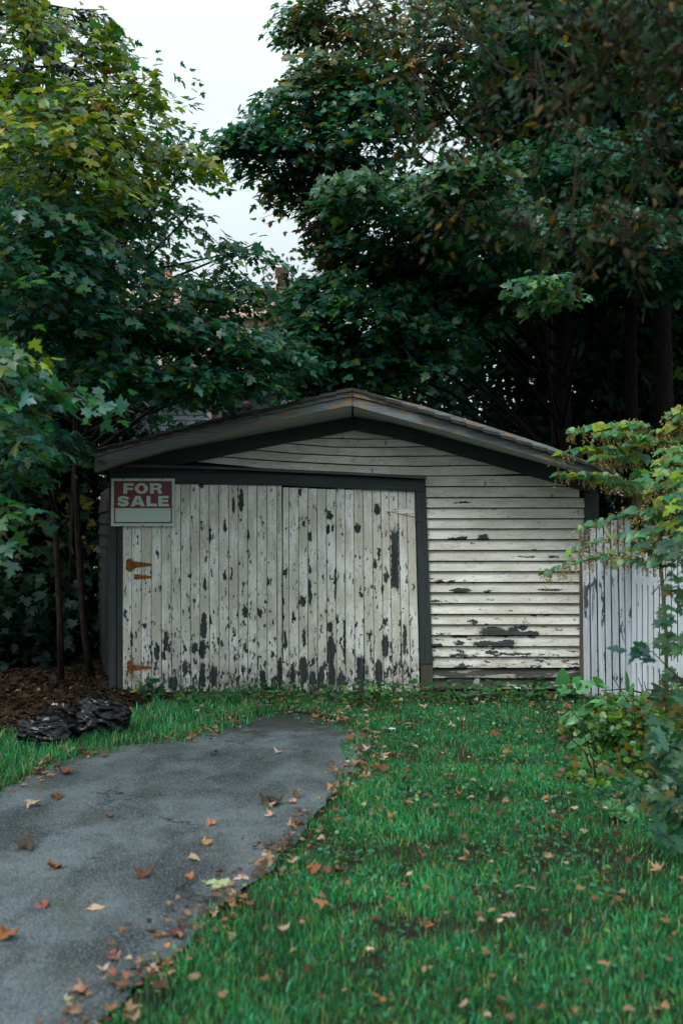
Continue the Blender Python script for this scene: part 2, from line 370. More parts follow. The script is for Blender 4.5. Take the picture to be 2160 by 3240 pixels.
class Leaves:
    def __init__(s): s.p = []; s.d = []; s.n = []; s.s = []; s.c = []
    def add(s, p, d, n, sz, c): s.p.append(p); s.d.append(d); s.n.append(n); s.s.append(sz); s.c.append(c)
    def arr(s): return [np.concatenate(q) for q in (s.p, s.d, s.n, s.s, s.c)]
    def build(s, tpl, parent, n_parts=0, stuff='crown', part='leaf', mat='leaf', pmat='leaf_obj', tpl_part=None, kind='stuff', top=None):
        p, d, n, sz, c = s.arr(); R = frames(d, n); keep = np.ones(len(p), bool)
        if n_parts:
            px, py = project(p); vis = (px > -30) & (px < 2190) & (py > -30) & (py < 3270) & (p[:, 1] > .3)
            key = np.where(vis, sz / p[:, 1] * (1 + .0 * p[:, 1]), 0); sel = np.argsort(-key)[:n_parts]; sel = sel[key[sel] > 0]
            keep[sel] = False
            tp = tpl_part or tpl
            mes = []
            for k in range(3):
                V = tp[0].copy(); V[:, 2] *= (.5, 1.0, 1.7)[k]; V[1:, :2] *= 1 + rng.normal(0, .035, (len(V) - 1, 2))
                mes.append(np_mesh(part, V, tp[1], None, M[pmat]))
            base = Vector((0, 0, 0)); q = parent
            while q is not None: base += q.location; q = q.parent
            from mathutils import Matrix
            for i in sel:
                o = bpy.data.objects.new(part, mes[i % 3]); link(o); o.parent = parent
                mt = Matrix(R[i].tolist()).to_4x4() @ Matrix.Scale(float(sz[i]), 4); mt.translation = Vector(p[i].tolist()) - base
                o.matrix_basis = mt; o.color = (*[float(q) for q in c[i]], 1)
        p, R, sz, c = p[keep], R[keep], sz[keep], c[keep]
        if len(p) == 0: return None
        T, Fc = tpl; k = len(T)
        zs = rng.uniform(.3, 1.8, len(p)); TT = np.broadcast_to(T, (len(p), k, 3)).copy(); TT[:, :, 2] *= zs[:, None]
        TT[:, 1:, :2] *= 1 + rng.normal(0, .04, (len(p), k - 1, 2))
        V = p[:, None] + sz[:, None, None] * np.einsum('nij,nkj->nki', R, TT)
        FF = (Fc[None] + (np.arange(len(p)) * k)[:, None, None]).reshape(-1, 3)
        o = np_obj(stuff, V.reshape(-1, 3), FF, np.repeat(c, k, 0), M[mat], parent)
        if kind: o['kind'] = kind
        return o

def pick_col(pal, n, spread=.25):
    """pal: list of (weight, rgb)"""
    w_ = np.array([q[0] for q in pal], float); w_ /= w_.sum(); i = rng.choice(len(pal), n, p=w_)
    c = np.array([q[1] for q in pal])[i]; return np.clip(c * np.exp(rng.normal(0, spread, (n, 1))) * np.exp(rng.normal(0, .06, (n, 3))), .002, .9)
GREEN = [(5, (.018, .115, .085)), (4, (.022, .125, .070)), (2.5, (.050, .150, .035)), (.5, (.14, .17, .02))]
YELLOWG = [(4, (.20, .27, .012)), (3, (.09, .19, .02)), (1.5, (.32, .31, .015)), (2.5, (.03, .12, .05)), (.4, (.28, .11, .02))]
AUTUMN = [(1.6, (.17, .085, .018)), (2, (.10, .12, .02)), (5, (.026, .11, .06)), (.6, (.26, .13, .02))]

def spray(LS, tw, org, d, length, nl, size, pal, droop=.25, plate=.8, spread=.42):
    d = np.array(d, float); d /= np.linalg.norm(d) + 1e-9
    tpos = np.linspace(.12, 1, nl) ** .8 + rng.normal(0, .03, nl)
    side = np.cross(d, (0, 0, 1.)); side = side / (np.linalg.norm(side) + 1e-9)
    sg = np.where(np.arange(nl) % 2 == 0, 1., -1.)[:, None]
    lat = sg * rng.uniform(.15, 1.0, (nl, 1)) * length * .45 * (1.15 - tpos[:, None] * .6)
    p = np.array(org) + d * (tpos[:, None] * length) + side * lat
    p[:, 2] -= droop * length * (tpos ** 2 + (np.abs(lat[:, 0]) / length) ** 1.5) + rng.normal(0, .035, nl)
    ld = side * sg * .75 + d * .6 + rng.normal(0, .3, (nl, 3)); ld[:, 2] -= .35
    ln = np.array([0, -.16, plate]) + d * .45 + side * sg * .15 + rng.normal(0, spread, (nl, 3))
    LS.add(p, ld, ln, size * rng.uniform(.6, 1.15, nl), pick_col(pal, nl))
    if tw is not None:
        e = np.array(org) + d * length; e[2] -= droop * length
        mid = (np.array(org) + e) / 2; mid[2] += droop * length * .25
        tw.tube([org, mid, e], [.006, .004, .002], 3)

def make_tree(name, label, cat, trunk, blobs, size, n_parts, tpl=T_MAPLE_S, group=None, tmat='bark', leaves_per=16, hang=False, axis=None, limb_r=.022, tpl_part=T_MAPLE, spray_len=(.3, .6), extra=None, mats=('leaf', 'leaf_obj'), dens=1.0):
    """trunk: list of (x, y, z, r); blobs: (px, py, Y, rx_px, ry_px, rY_m, sprays, palette[, size factor])"""
    t0 = trunk[0]; root = empty(name, (t0[0], t0[1], 0)); tag(root, label, cat, group)
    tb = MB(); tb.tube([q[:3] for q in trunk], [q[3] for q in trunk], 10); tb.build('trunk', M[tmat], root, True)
    LS = Leaves(); tw = MB()
    tops = np.array([q[:3] for q in trunk])
    for b in blobs:
        px, py, Y, rx, ry, rY, n, pal = b[:8]; sf = b[8] if len(b) > 8 else 1.0
        c = np.array(P(px, py, Y)); rad = np.array((rx / F * Y, rY, ry / F * Y))
        # limb from the trunk to the blob, rising from a lower point of the trunk
        zt = np.clip(c[2] - .35 * np.hypot(*(c - tops[-1])[:2]) - .3, tops[1][2] if len(tops) > 2 else .5, tops[-1][2])
        a = np.array([np.interp(zt, tops[:, 2], tops[:, k]) for k in range(3)])
        mid = a * .45 + c * .55 + rng.normal(0, .08, 3); mid[2] += .12
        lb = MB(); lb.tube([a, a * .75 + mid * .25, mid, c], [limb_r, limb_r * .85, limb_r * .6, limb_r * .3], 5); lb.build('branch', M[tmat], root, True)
        for _ in range(int(n * dens + .5)):
            u = nrm(rng.normal(size=3)); r = rng.uniform(.25, 1) ** .5; q = c + u * rad * r
            if hang:
                dr = np.array((rng.normal(-.25, .8), rng.normal(0, .5), -rng.uniform(.3, 1.1))); ln_ = rng.uniform(.2, .42)
            else:
                ax = a[:2] * .5 + c[:2] * .5; h = q[:2] - ax; h = h / (np.hypot(*h) + .3) + u[:2] * .8 + rng.normal(0, .35, 2)
                dr = np.array((h[0], h[1], rng.uniform(-.35, .25))); ln_ = rng.uniform(*spray_len)
            dr = dr / np.linalg.norm(dr); org = q - dr * ln_ * .6
            spray(LS, tw, org, dr, ln_, max(4, int(leaves_per * rng.uniform(.6, 1.3))), size * sf, pal, .1 if hang else .28)
    if extra: extra(LS, tw)
    o = tw.build('twigs', M['twig'], root); o['kind'] = 'stuff'
    LS.build(tpl, root, n_parts, 'crown', tpl_part=tpl_part, mat=mats[0], pmat=mats[1])
    return root
# ------------------------------------------------------------------ garage
YW = 9.99          # face of the wall sheathing
garage = empty('garage', (0, YW, 0)); tag(garage, 'old weathered garage with peeling white plank doors, clapboard front and low gable roof', 'garage')
YR = 9.30          # rake boards (front edge of the overhang)
fas_top = [(285, 1432), (313, 1416), (451, 1384), (652, 1329), (864, 1286), (1115, 1230), (1337, 1284), (1549, 1350), (1756, 1418), (1935, 1492)]
fas_low = [(285, 1490), (365, 1457), (537, 1410), (767, 1355), (1108, 1283), (1251, 1322), (1509, 1392), (1825, 1485), (1935, 1522)]
fr_top = [(285, 1502), (393, 1470), (537, 1427), (767, 1384), (1117, 1318), (1251, 1340), (1509, 1411), (1825, 1496), (1935, 1532)]
fr_low = [(340, 1515), (430, 1492), (626, 1460), (893, 1403), (996, 1386), (1120, 1361), (1242, 1384), (1348, 1411), (1558, 1471), (1700, 1512), (1855, 1555), (1900, 1572)]
def run_board(name, top, low, x0, x1, Y, th, mat, parent, n=14, lift=0.0):
    """a long board whose face lies at depth Y between two drawn edges"""
    mb = MB(); secs = []
    for i in range(n + 1):
        x = lerp(x0, x1, i / n); a = P(x, pl(top, x), Y); b = P(x, pl(low, x), Y)
        a.z += lift; wob = noise.noise(Vector((x * .02, 3.1, hash(name) % 7))) * .004
        b.z += wob; secs.append([(b.x, Y + th, b.z), (b.x, Y + .003, b.z), (b.x, Y, b.z + .003), (a.x, Y, a.z - .003), (a.x, Y + .003, a.z), (a.x, Y + th, a.z)])
    mb.loft(secs); return mb.build(name, mat, parent)
def mid_line(top, low, f): return [(x, lerp(pl(top, x), pl(low, x), f)) for x in range(285, 1941, 15)]
ml = mid_line(fas_top, fas_low, .42); ml2 = mid_line(fas_top, fas_low, .46)
for a, b, m_ in ((300, 1114, 'rake'), (1116, 1930, 'rake')):
    run_board('rake_moulding', fas_top, ml, a, b, YR - .022, .05, M['rake_dark'] if a == 9 else M['rake'], garage, 22)
    run_board('rake_board', ml2, fas_low, a, b, YR, .03, M['rake'], garage, 22)
# soffit boards: two long boards per side between rake and frieze
for a, b in ((300, 1112), (1118, 1925)):
    for k in range(2):
        mb = MB(); secs = []
        for i in range(15):
            x = lerp(a, b, i / 14); p0 = P(x, pl(fas_low, x) - 2, YR + .035); p1 = P(x, pl(fr_top, x), YW - .05)
            p1.x = p0.x + (p1.x - p0.x)
            f0, f1 = (.0, .555) if k == 0 else (.565, 1.0)
            q0 = p0.lerp(p1, f0); q1 = p0.lerp(p1, f1)
            secs.append([(q0.x, q0.y, q0.z), (q1.x, q1.y, q1.z), (q1.x, q1.y, q1.z + .02), (q0.x, q0.y, q0.z + .02)])
        mb.loft(secs); mb.build('soffit_board', M['soffit'], garage)
# frieze
for a, b in ((345, 1118), (1120, 1890)):
    run_board('frieze_board', fr_top, fr_low, a, b, YW - .055, .05, M['dark_trim'], garage, 18, .05)
# roof: a slab each side from the rake to the back, with overlapping courses showing at the edge
for (x0, x1) in ((285, 1115), (1115, 1940)):
    a = P(x0, pl(fas_top, x0) - 3, YR - .06); b = P(x1, pl(fas_top, x1) - 3, YR - .06); mb = MB()
    n = 16
    for i in range(n):
        p = a.lerp(b, i / n); q = a.lerp(b, (i + 1) / n); up = .012
        za, zb = (p.z + up, q.z + .002) if x0 > 1000 else (p.z + .002, q.z + up)
        if x0 > 1000: za, zb = p.z + .002, q.z + up + .002
        else: za, zb = p.z + up + .002, q.z + .002
        dz = rng.uniform(-.006, .006)
        mb.add([(p.x, p.y + dz * 3, za), (q.x, q.y + dz * 3, zb), (q.x, 15.2, zb), (p.x, 15.2, za), (p.x, p.y + dz * 3, za - .03), (q.x, q.y + dz * 3, zb - .03), (q.x, 15.2, zb - .03), (p.x, 15.2, za - .03)],
               [(0, 1, 2, 3), (7, 6, 5, 4), (0, 4, 5, 1), (1, 5, 6, 2), (2, 6, 7, 3), (3, 7, 4, 0)])
    mb.build('roof', M['roofing'], garage)
# body behind the boards
xl = P(348, 0, YW).x; xr = P(1893, 0, YW).x
gab = [(xl, 0)] + [(P(x, 0, YW).x, P(x, pl(fr_top, x), YW).z) for x in (350, 393, 537, 767, 1117, 1251, 1509, 1825, 1890)] + [(xr, 0)]
mb = MB(); mb.loft([[(x, YW + .03, z) for x, z in gab], [(x, YW + .09, z) for x, z in gab]]); wall = mb.build('front_wall', M['dark_in'], garage)
mb = MB(); hz = P(0, 1535, YW).z
mb.box(xr - .06, xr, YW + .091, 15, 0, hz - .05); mb.build('side_wall', M['roofing'], garage)
mb = MB(); mb.box(xl + .05, xr - .061, 14.9, 15, 0, hz - .05); mb.build('back_wall', M['roofing'], garage)
# left side wall, flaring outward, with lapped boards
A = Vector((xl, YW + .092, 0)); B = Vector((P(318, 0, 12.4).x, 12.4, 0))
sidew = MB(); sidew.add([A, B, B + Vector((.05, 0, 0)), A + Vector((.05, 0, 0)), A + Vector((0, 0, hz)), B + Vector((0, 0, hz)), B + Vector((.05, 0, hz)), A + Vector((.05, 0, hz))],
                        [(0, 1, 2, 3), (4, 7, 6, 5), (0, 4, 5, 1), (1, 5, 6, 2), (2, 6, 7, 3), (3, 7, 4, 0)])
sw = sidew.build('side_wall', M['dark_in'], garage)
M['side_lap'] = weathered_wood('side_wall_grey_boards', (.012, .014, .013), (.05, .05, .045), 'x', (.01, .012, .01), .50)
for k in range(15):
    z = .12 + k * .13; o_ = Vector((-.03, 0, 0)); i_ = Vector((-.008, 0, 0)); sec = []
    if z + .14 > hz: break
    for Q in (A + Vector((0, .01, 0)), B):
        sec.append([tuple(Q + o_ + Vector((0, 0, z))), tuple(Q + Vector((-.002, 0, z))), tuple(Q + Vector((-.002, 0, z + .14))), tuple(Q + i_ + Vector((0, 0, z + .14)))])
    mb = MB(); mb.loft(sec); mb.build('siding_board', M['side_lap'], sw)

# --- materials with the photograph's own paint losses
def CW(px, py, rx, rz, sq=0):       # chip given in photo pixels on the wall plane -> local metres
    k = YW / F; return ((px - CX) * k, EYE + (HY - py) * k, rx * k, rz * k, sq)
c5 = lambda u, v, ru, rv, s=0: CW(300 + .4974 * u, 1400 + .4974 * v, ru * .4974, rv * .4974, s)
c6 = lambda u, v, ru, rv, s=0: CW(850 + .4974 * u, 1400 + .4974 * v, ru * .4974, rv * .4974, s)
c7 = lambda u, v, ru, rv, s=0: CW(1560 + .4252 * u, 1250 + .4252 * v, ru * .4252, rv * .4252, s)
door_chips = [c5(685, 280, 14, 14, 1), c5(935, 370, 15, 75), c5(885, 405, 9, 50), c5(832, 530, 9, 42), c5(738, 585, 9, 50), c5(697, 1165, 20, 80), c5(690, 1310, 22, 60),
    c5(958, 1075, 18, 42), c5(1052, 1085, 12, 30), c5(1105, 885, 10, 24, 1), c5(705, 900, 10, 40), c5(832, 850, 13, 24), c5(578, 1430, 20, 46), c5(400, 1325, 16, 55), c5(458, 1255, 16, 60),
    c5(318, 1160, 13, 16), c5(1070, 1500, 20, 45, 1), c5(510, 1530, 22, 50), c5(760, 1480, 26, 60), c5(1178, 1480, 14, 120), c5(845, 1590, 30, 30), c5(690, 1480, 20, 90), c5(640, 1300, 22, 30),
    c5(1210, 1250, 9, 60), c5(640, 1010, 9, 22), c5(200, 1090, 10, 30), c5(240, 1250, 8, 50),
    c6(200, 318, 9, 20, 1), c6(264, 600, 13, 36), c6(390, 470, 18, 26), c6(376, 552, 10, 28), c6(406, 540, 7, 24), c6(565, 543, 17, 28), c6(688, 428, 18, 40), c6(225, 517, 10, 18),
    c6(800, 745, 24, 182, 1), c6(820, 540, 5, 30), c6(700, 706, 11, 36, 1), c6(675, 770, 10, 30), c6(745, 852, 17, 34), c6(262, 810, 11, 26), c6(262, 955, 9, 80, 1), c6(423, 885, 8, 92),
    c6(215, 1008, 24, 36), c6(110, 830, 13, 20), c6(388, 1168, 19, 34), c6(395, 1330, 24, 110), c6(740, 1292, 24, 76), c6(741, 1140, 14, 20, 1), c6(862, 1250, 12, 95), c6(838, 1320, 7, 62),
    c6(640, 1218, 20, 14), c6(481, 1260, 8, 160), c6(227, 1240, 12, 60), c6(583, 1450, 24, 90, 1), c6(700, 1460, 26, 90), c6(400, 1490, 26, 90), c6(460, 1520, 26, 60), c6(335, 1490, 20, 70),
    c6(220, 1450, 26, 90), c6(278, 1500, 22, 50), c6(875, 872, 7, 26), c6(592, 970, 9, 13), c6(155, 1470, 16, 60), c6(722, 940, 7, 30)]
M['door_paint'] = chipped_paint('door_flaking_white_paint', door_chips, 'z', [(0, .50), (.12, .565), (.30, .600), (.6, .620), (1, .640)], (.58, .55, .47), (.84, .85, .81), (0, 2.1))
side_chips = [c6(1365, 603, 34, 20), c6(1190, 612, 70, 7), c6(1240, 606, 22, 10), c6(1420, 1200, 85, 28), c6(1545, 1203, 40, 24), c6(1375, 1277, 90, 16), c6(1510, 1275, 60, 20), c6(1210, 1275, 30, 14),
    c6(1300, 1140, 24, 15), c6(1220, 940, 70, 14), c6(1385, 948, 30, 8), c6(1080, 885, 24, 12), c6(1160, 884, 24, 9), c6(1060, 1010, 35, 8), c6(1410, 1335, 36, 13), c6(1200, 1350, 60, 9), c6(1230, 382, 55, 6),
    c6(1215, 1235, 60, 10), c6(1075, 1290, 40, 12), c7(60, 1775, 105, 26), c7(210, 1730, 60, 14), c7(250, 1775, 95, 22), c7(70, 1850, 75, 22), c7(410, 1448, 90, 9), c7(150, 1925, 130, 9), c7(250, 1203, 60, 7), c7(440, 1205, 36, 8), c7(390, 1640, 30, 8)]
M['side_paint'] = chipped_paint('clapboard_flaking_cream_paint', side_chips, 'x', [(0, .52), (.16, .585), (.34, .64), (.6, .69), (1, .71)], (.58, .55, .475), (.78, .775, .72), (0, 2.1))
# bottom two courses are almost bare
M['side_bare'] = weathered_wood('clapboard_bare_grey_wood', (.035, .036, .030), (.10, .098, .08), 'x', (.38, .37, .32), .56)

# --- clapboards right of the door
lap_y = [1506, 1541, 1576, 1609, 1643, 1675, 1709, 1743, 1777, 1810, 1844, 1877, 1911, 1945, 1978, 2012, 2047, 2080, 2115, 2148, 2182]
def jamb_r(py): return lerp(1345, 1368, (py - 1510) / 640)
fw = wall
def clap(line, up, x0f, x1f, mat, n=10):
    """board whose lower edge follows line(px) and whose upper edge follows up(px)"""
    secs = []
    for i in range(n + 1):
        xx = lerp(x0f, x1f, i / n); lo = line(xx); hi = up(xx)
        b = P(xx, lo, YW - .02); t_ = P(xx, hi, YW - .002); wob = noise.noise(Vector((xx * .03, lo * .1, 0))) * .002
        secs.append([(b.x, YW + .004, b.z + wob + .010), (b.x, YW - .038, b.z + wob + .010), (b.x, YW - .040, b.z + wob + .012), (t_.x, YW - .006, t_.z - .001), (t_.x, YW + .004, t_.z - .001)])
    mb = MB(); mb.loft(secs); return mb.build('siding_board', mat, fw)
def right_end(y):     # where a course meets the frieze's mid line or the corner board
    for x in range(1340, 1860, 4):
        if pl(fr_low, x) - 10 > y: return x
    return 1856
for i in range(1, len(lap_y)):
    y1 = lap_y[i]; y0 = lap_y[i - 1]
    if i == 1:
        clap(lambda x: y1, lambda x: min(max(y0, pl(fr_low, x) - 14), y1 - 1), jamb_r(y1) - 6, 1850, M['side_paint'], 20)
    else:
        xe = 1856 if i > 2 else 1830
        clap(lambda x: y1, lambda x: y0, jamb_r(y1) - 6, xe, M['side_bare'] if i >= 19 else M['side_paint'], 12)
# --- gable courses, sagging to the left
g_lines = [[(996, 1387), (1150, 1391), (1245, 1390)], [(880, 1402), (1050, 1416), (1200, 1418), (1362, 1414)], [(785, 1424), (950, 1438), (1150, 1446), (1445, 1444)],
           [(676, 1445), (900, 1462), (1150, 1474), (1342, 1477), (1570, 1473)], [(600, 1462), (850, 1486), (1120, 1500), (1342, 1508), (1500, 1507), (1675, 1501)]]
tops = [[(1120, 1362), (1121, 1362)]] + g_lines[:-1]
for i, ln in enumerate(g_lines):
    x0, x1 = ln[0][0] - 4, ln[-1][0] + 4
    def up(x, i=i):
        v = pl(fr_low, x) - 14
        return v if i == 0 else max(v, pl(tops[i], x))
    clap(lambda x: pl(ln, x), up, x0, x1, M['side_paint'], 22)

# --- corner board right, jambs, header and drip cap
def vboard(name, xt0, xt1, xb0, xb1, yt, yb, Y, th, mat, parent, n=6):
    secs = []
    for i in range(n + 1):
        f = i / n; y = lerp(yb, yt, f); x0 = lerp(xb0, xt0, f); x1 = lerp(xb1, xt1, f)
        w_ = noise.noise(Vector((x0 * .1, y * .01, 1))) * .0022
        a = P(x0, y, Y); b = P(x1, y, Y); e = .003
        secs.append([(a.x + w_, Y + th, a.z), (a.x + w_, Y + e, a.z), (a.x + w_ + e, Y, a.z), (b.x + w_ - e, Y, b.z), (b.x + w_, Y + e, b.z), (b.x + w_, Y + th, b.z)])
    mb = MB(); mb.loft(secs); return mb.build(name, mat, parent)
vboard('corner_board', 1850, 1893, 1842, 1886, 1560, 2186, YW - .052, .05, M['dark_jamb'], garage)
frame = vboard('door_frame', 1313, 1345, 1329, 1368, 1515, 2100, YW - .060, .058, M['dark_jamb'], garage)
vboard('frame_block', 1330, 1368, 1332, 1370, 2101, 2186, YW - .050, .048, weathered_wood('jamb_bare_block', (.06, .055, .045), (.12, .105, .08), 'z'), frame, 2)
vboard('jamb', 346, 368, 345, 368, 1512, 2189, YW - .064, .06, M['dark_jamb'], frame)
vboard('jamb', 370, 389, 370, 389, 1520, 2187, YW - .050, .048, M['dark_jamb'], frame)
hd_t = [(346, 1500), (850, 1506), (1345, 1524)]; hd_b = [(346, 1528), (560, 1531), (893, 1536), (1330, 1556)]
run_board('header', hd_t, hd_b, 347, 1344, YW - .066, .06, M['dark_trim'], frame, 18, .02)
cap_t = [(380, 1468), (623, 1474), (850, 1482), (1120, 1494), (1346, 1506)]; cap_b = [(x, y + 9) for x, y in cap_t]
run_board('drip_cap', cap_t, cap_b, 385, 1348, YW - .135, .13, weathered_wood('drip_cap_wood', (.055, .065, .068), (.13, .14, .14), 'x', (.16, .09, .045), .60), frame, 22)
up_t = [(346, 1478), (385, 1476), (1348, 1514)]; up_b = [(346, 1502), (850, 1507), (1348, 1526)]
run_board('upper_header', up_t, up_b, 348, 1343, YW - .04, .03, M['dark_trim'], frame, 8)

# --- the two door leaves
def plank_door(name, edges_top, edges_bot, top_pts, bot_fn, Yd, parent):
    x0, x1 = min(edges_top[0], edges_bot[0]) + 3, max(edges_top[-1], edges_bot[-1]) - 6
    mb = MB(); a = P(x0, 1560, Yd + .03); b = P(x1, 2160, Yd + .03); mb.box(a.x, b.x, Yd + .026, Yd + .04, b.z, a.z)
    leaf = mb.build(name, M['dark_in'], parent)
    for i in range(len(edges_top) - 1):
        t0, t1, b0, b1 = edges_top[i] + .8, edges_top[i + 1] - .9, edges_bot[i] + .8, edges_bot[i + 1] - .9
        dy = rng.uniform(-.004, .003)
        vboard('plank', t0, t1, b0, b1, pl(top_pts, (t0 + t1) / 2) + rng.uniform(-1.5, 1.5), bot_fn(i, (b0 + b1) / 2), Yd + dy, .025, M['door_paint'], leaf, 8)
    return leaf
e5 = [178, 236, 297, 360, 422, 485, 546, 607, 667, 727, 789, 851, 911, 971, 1031, 1094, 1157, 1190]
eL = [300 + .4974 * v for v in e5]
doorL = plank_door('door_leaf', eL, [x + (2 if i > 3 else 0) for i, x in enumerate(eL)], [(388, 1534), (568, 1531), (893, 1537)],
                   lambda i, x: (2190 if i == 0 else 2205) if i < 2 else 2212, YW - .045, garage)
eRt = [850 + .4974 * v for v in (89, 128, 190, 250, 308, 366, 425, 483, 541, 600, 657, 711, 763, 820, 873, 928)]
eRb = [850 + .4974 * v for v in (91, 132, 192, 250, 312, 372, 432, 490, 550, 610, 672, 734, 790, 852, 906, 962)]
doorR = plank_door('door_leaf', eRt, eRb, [(893, 1543), (1310, 1553)], lambda i, x: 2206 if i < 9 else 2190, YW - .036, garage)
# overlapping strip and its loose foot
vboard('cover_strip', 881, 890, 880, 889, 1538, 2190, YW - .062, .014, M['door_paint'], doorL)
vboard('foot_block', 893, 915, 893, 916, 2098, 2208, YW - .060, .02, M['door_paint'], doorR, 2)

# --- hinges
def strap(name, pts, Y, th, mat, parent, lab=None):
    v = [tuple(P(x, y, Y)) for x, y in pts]; w2 = [(q[0], q[1] + th, q[2]) for q in v]
    mb = MB(); mb.loft([w2, v]); o = mb.build(name, mat, parent)
    return o
def hinge(parent, plate, strp, pin, Y, mp, ms):
    h = strap('hinge', plate, Y, .006, mp, parent)
    return h
YH = YW - .053
for k, (pl_, st, pin) in enumerate([
        ([(399, 1772), (410, 1766), (417, 1770), (417, 1806), (408, 1810), (399, 1802)], [(419, 1775), (440, 1778), (480, 1783), (481, 1790), (440, 1795), (419, 1800)], (417.5, 1768, 1808)),
        ([(403, 2092), (412, 2088), (419, 2092), (419, 2130), (411, 2133), (404, 2124)], [(421, 2103), (445, 2106), (480, 2109), (481, 2115), (445, 2119), (421, 2121)], (419.5, 2090, 2132))]):
    h = strap('hinge', pl_, YH, .006, M['rust'], doorL); s_ = strap('hinge_strap', st, YH - .002, .006, M['rust'], h) if False else None
    mb = MB(); a = P(pin[0], pin[2], YH - .006); b = P(pin[0], pin[1], YH - .006)
    v = [tuple(P(x, y, YH - .001)) for x, y in st]; mb.loft([[(q[0], q[1] + .006, q[2]) for q in v], v]); mb.tube([a, b], .006, 8)
    for (bx, by) in ((st[0][0] + 8, (st[0][1] + st[-1][1]) / 2), (st[2][0] - 22, (st[0][1] + st[-1][1]) / 2 - 1)):
        p = P(bx, by, YH - .001); mb.tube([p, p + Vector((0, -.004, 0))], .006, 6)
    mb.build('hinge_strap', M['rust'], doorL)
mb = MB(); v = [tuple(P(x, y, YH)) for x, y in [(425, 1816), (445, 1819), (481, 1823), (481, 1829), (445, 1832), (424, 1833)]]
mb.loft([[(q[0], q[1] + .006, q[2]) for q in v], v]); mb.build('hinge_strap', M['rust'], doorL)
mb = MB(); v = [tuple(P(x, y, YW - .05)) for x, y in [(1222, 1612), (1260, 1611), (1311, 1609), (1312, 1634), (1290, 1630), (1250, 1621), (1222, 1617)]]
mb.loft([[(q[0], q[1] + .006, q[2]) for q in v], v]); o = mb.build('hinge_strap', M['hinge_white'], doorR)
mb = MB(); v = [tuple(P(x, y, YW - .068)) for x, y in [(1318, 1594), (1333, 1592), (1334, 1652), (1319, 1650)]]
mb.loft([[(q[0], q[1] + .006, q[2]) for q in v], v]); mb.tube([P(1316, 1652, YW - .066), P(1316, 1592, YW - .066)], .008, 8)
mb.build('hinge', M['dark_jamb'], doorR)

# ------------------------------------------------------------------ sign
sg0 = P(453, 1590, YW - .085)
sign = empty('for_sale_sign', (sg0.x, YW - .085, sg0.z)); tag(sign, 'maroon and white FOR SALE sign nailed over the top left of the door', 'sign')
YS = YW - .085
def poly2d(name, splines, Y, mat, parent, th=.0):
    cu = bpy.data.curves.new(name, 'CURVE'); cu.dimensions = '2D'; cu.fill_mode = 'BOTH'
    for s in splines:
        sp_ = cu.splines.new('POLY'); sp_.points.add(len(s) - 1); sp_.use_cyclic_u = True
        for i, (x, y) in enumerate(s): q = P(x, y, Y); sp_.points[i].co = (q.x, q.z, 0, 1)
    cu.extrude = th
    tmp = bpy.data.objects.new(name, cu); link(tmp); bpy.context.view_layer.update()
    me = bpy.data.meshes.new_from_object(tmp.evaluated_get(bpy.context.evaluated_depsgraph_get())); bpy.data.objects.remove(tmp)
    for v in me.vertices: x, z, e = v.co; v.co = (x, Y - e, z)
    me.materials.append(mat) if not me.materials else me.materials.__setitem__(0, mat)
    me.update(); o = link(bpy.data.objects.new(name, me)); return par(o, parent)
def rrect(x0, y0, x1, y1, r, n=5):
    out = []
    for (cx_, cy_, a0) in ((x1 - r, y0 + r, -90), (x1 - r, y1 - r, 0), (x0 + r, y1 - r, 90), (x0 + r, y0 + r, 180)):
        for k in range(n + 1):
            a = math.radians(a0 + 90 * k / n); out.append((cx_ + r * math.cos(a), cy_ + r * math.sin(a)))
    return out
board_s = poly2d('sign_board', [[(353, 1514), (553.5, 1514), (553, 1665), (352, 1665)]], YS, M['sign_face'], sign, .004)
poly2d('print_field', [rrect(361, 1522, 544.5, 1656, 2.5), rrect(365, 1608, 540.5, 1651.5, 3)], YS - .0052, M['sign_red'], sign)
def ell(cx_, cy_, rx, ry, n=28): return [(cx_ + rx * math.cos(2 * math.pi * k / n), cy_ + ry * math.sin(2 * math.pi * k / n)) for k in range(n)]
def stroke(path, w):
    L_, R_ = [], []
    for i, (x, y) in enumerate(path):
        a = path[max(0, i - 1)]; b = path[min(len(path) - 1, i + 1)]; dx, dy = b[0] - a[0], b[1] - a[1]; l = math.hypot(dx, dy)
        ww = w[i] if hasattr(w, '__len__') else w
        L_.append((x - dy / l * ww, y + dx / l * ww)); R_.append((x + dy / l * ww, y - dx / l * ww))
    return L_ + R_[::-1]
LET = {}
LET['F'] = [[(391, 1529), (424, 1529), (424, 1537), (403, 1537), (403, 1543), (422, 1543), (422, 1550.5), (403, 1550.5), (403, 1562), (391, 1562)]]
LET['O'] = [ell(448, 1545.5, 21, 17), ell(448, 1545.5, 8.6, 9.4)]
rr = [(475, 1529), (498, 1529), (505, 1530.2), (510, 1533), (512.5, 1538), (511.5, 1543), (508, 1546), (504, 1547.5), (509, 1549.5), (511, 1553), (512.5, 1562), (501, 1562), (500, 1554), (498, 1551), (495, 1550), (487, 1550), (487, 1562), (475, 1562)]
LET['R'] = [rr, [(487, 1536.5), (496, 1536.5), (499.5, 1538), (500.3, 1540), (499, 1542), (496, 1543), (487, 1543)]]
sp_path = [(407, 1579.5), (403, 1576), (397, 1574), (391, 1573.2), (384, 1574), (378.5, 1576.5), (377.5, 1580), (381, 1583), (388, 1585), (396, 1586.6), (402.5, 1589), (404, 1592.5), (401, 1595.8), (395, 1597.8), (389, 1598), (382, 1597), (377.5, 1594.5), (375, 1591)]
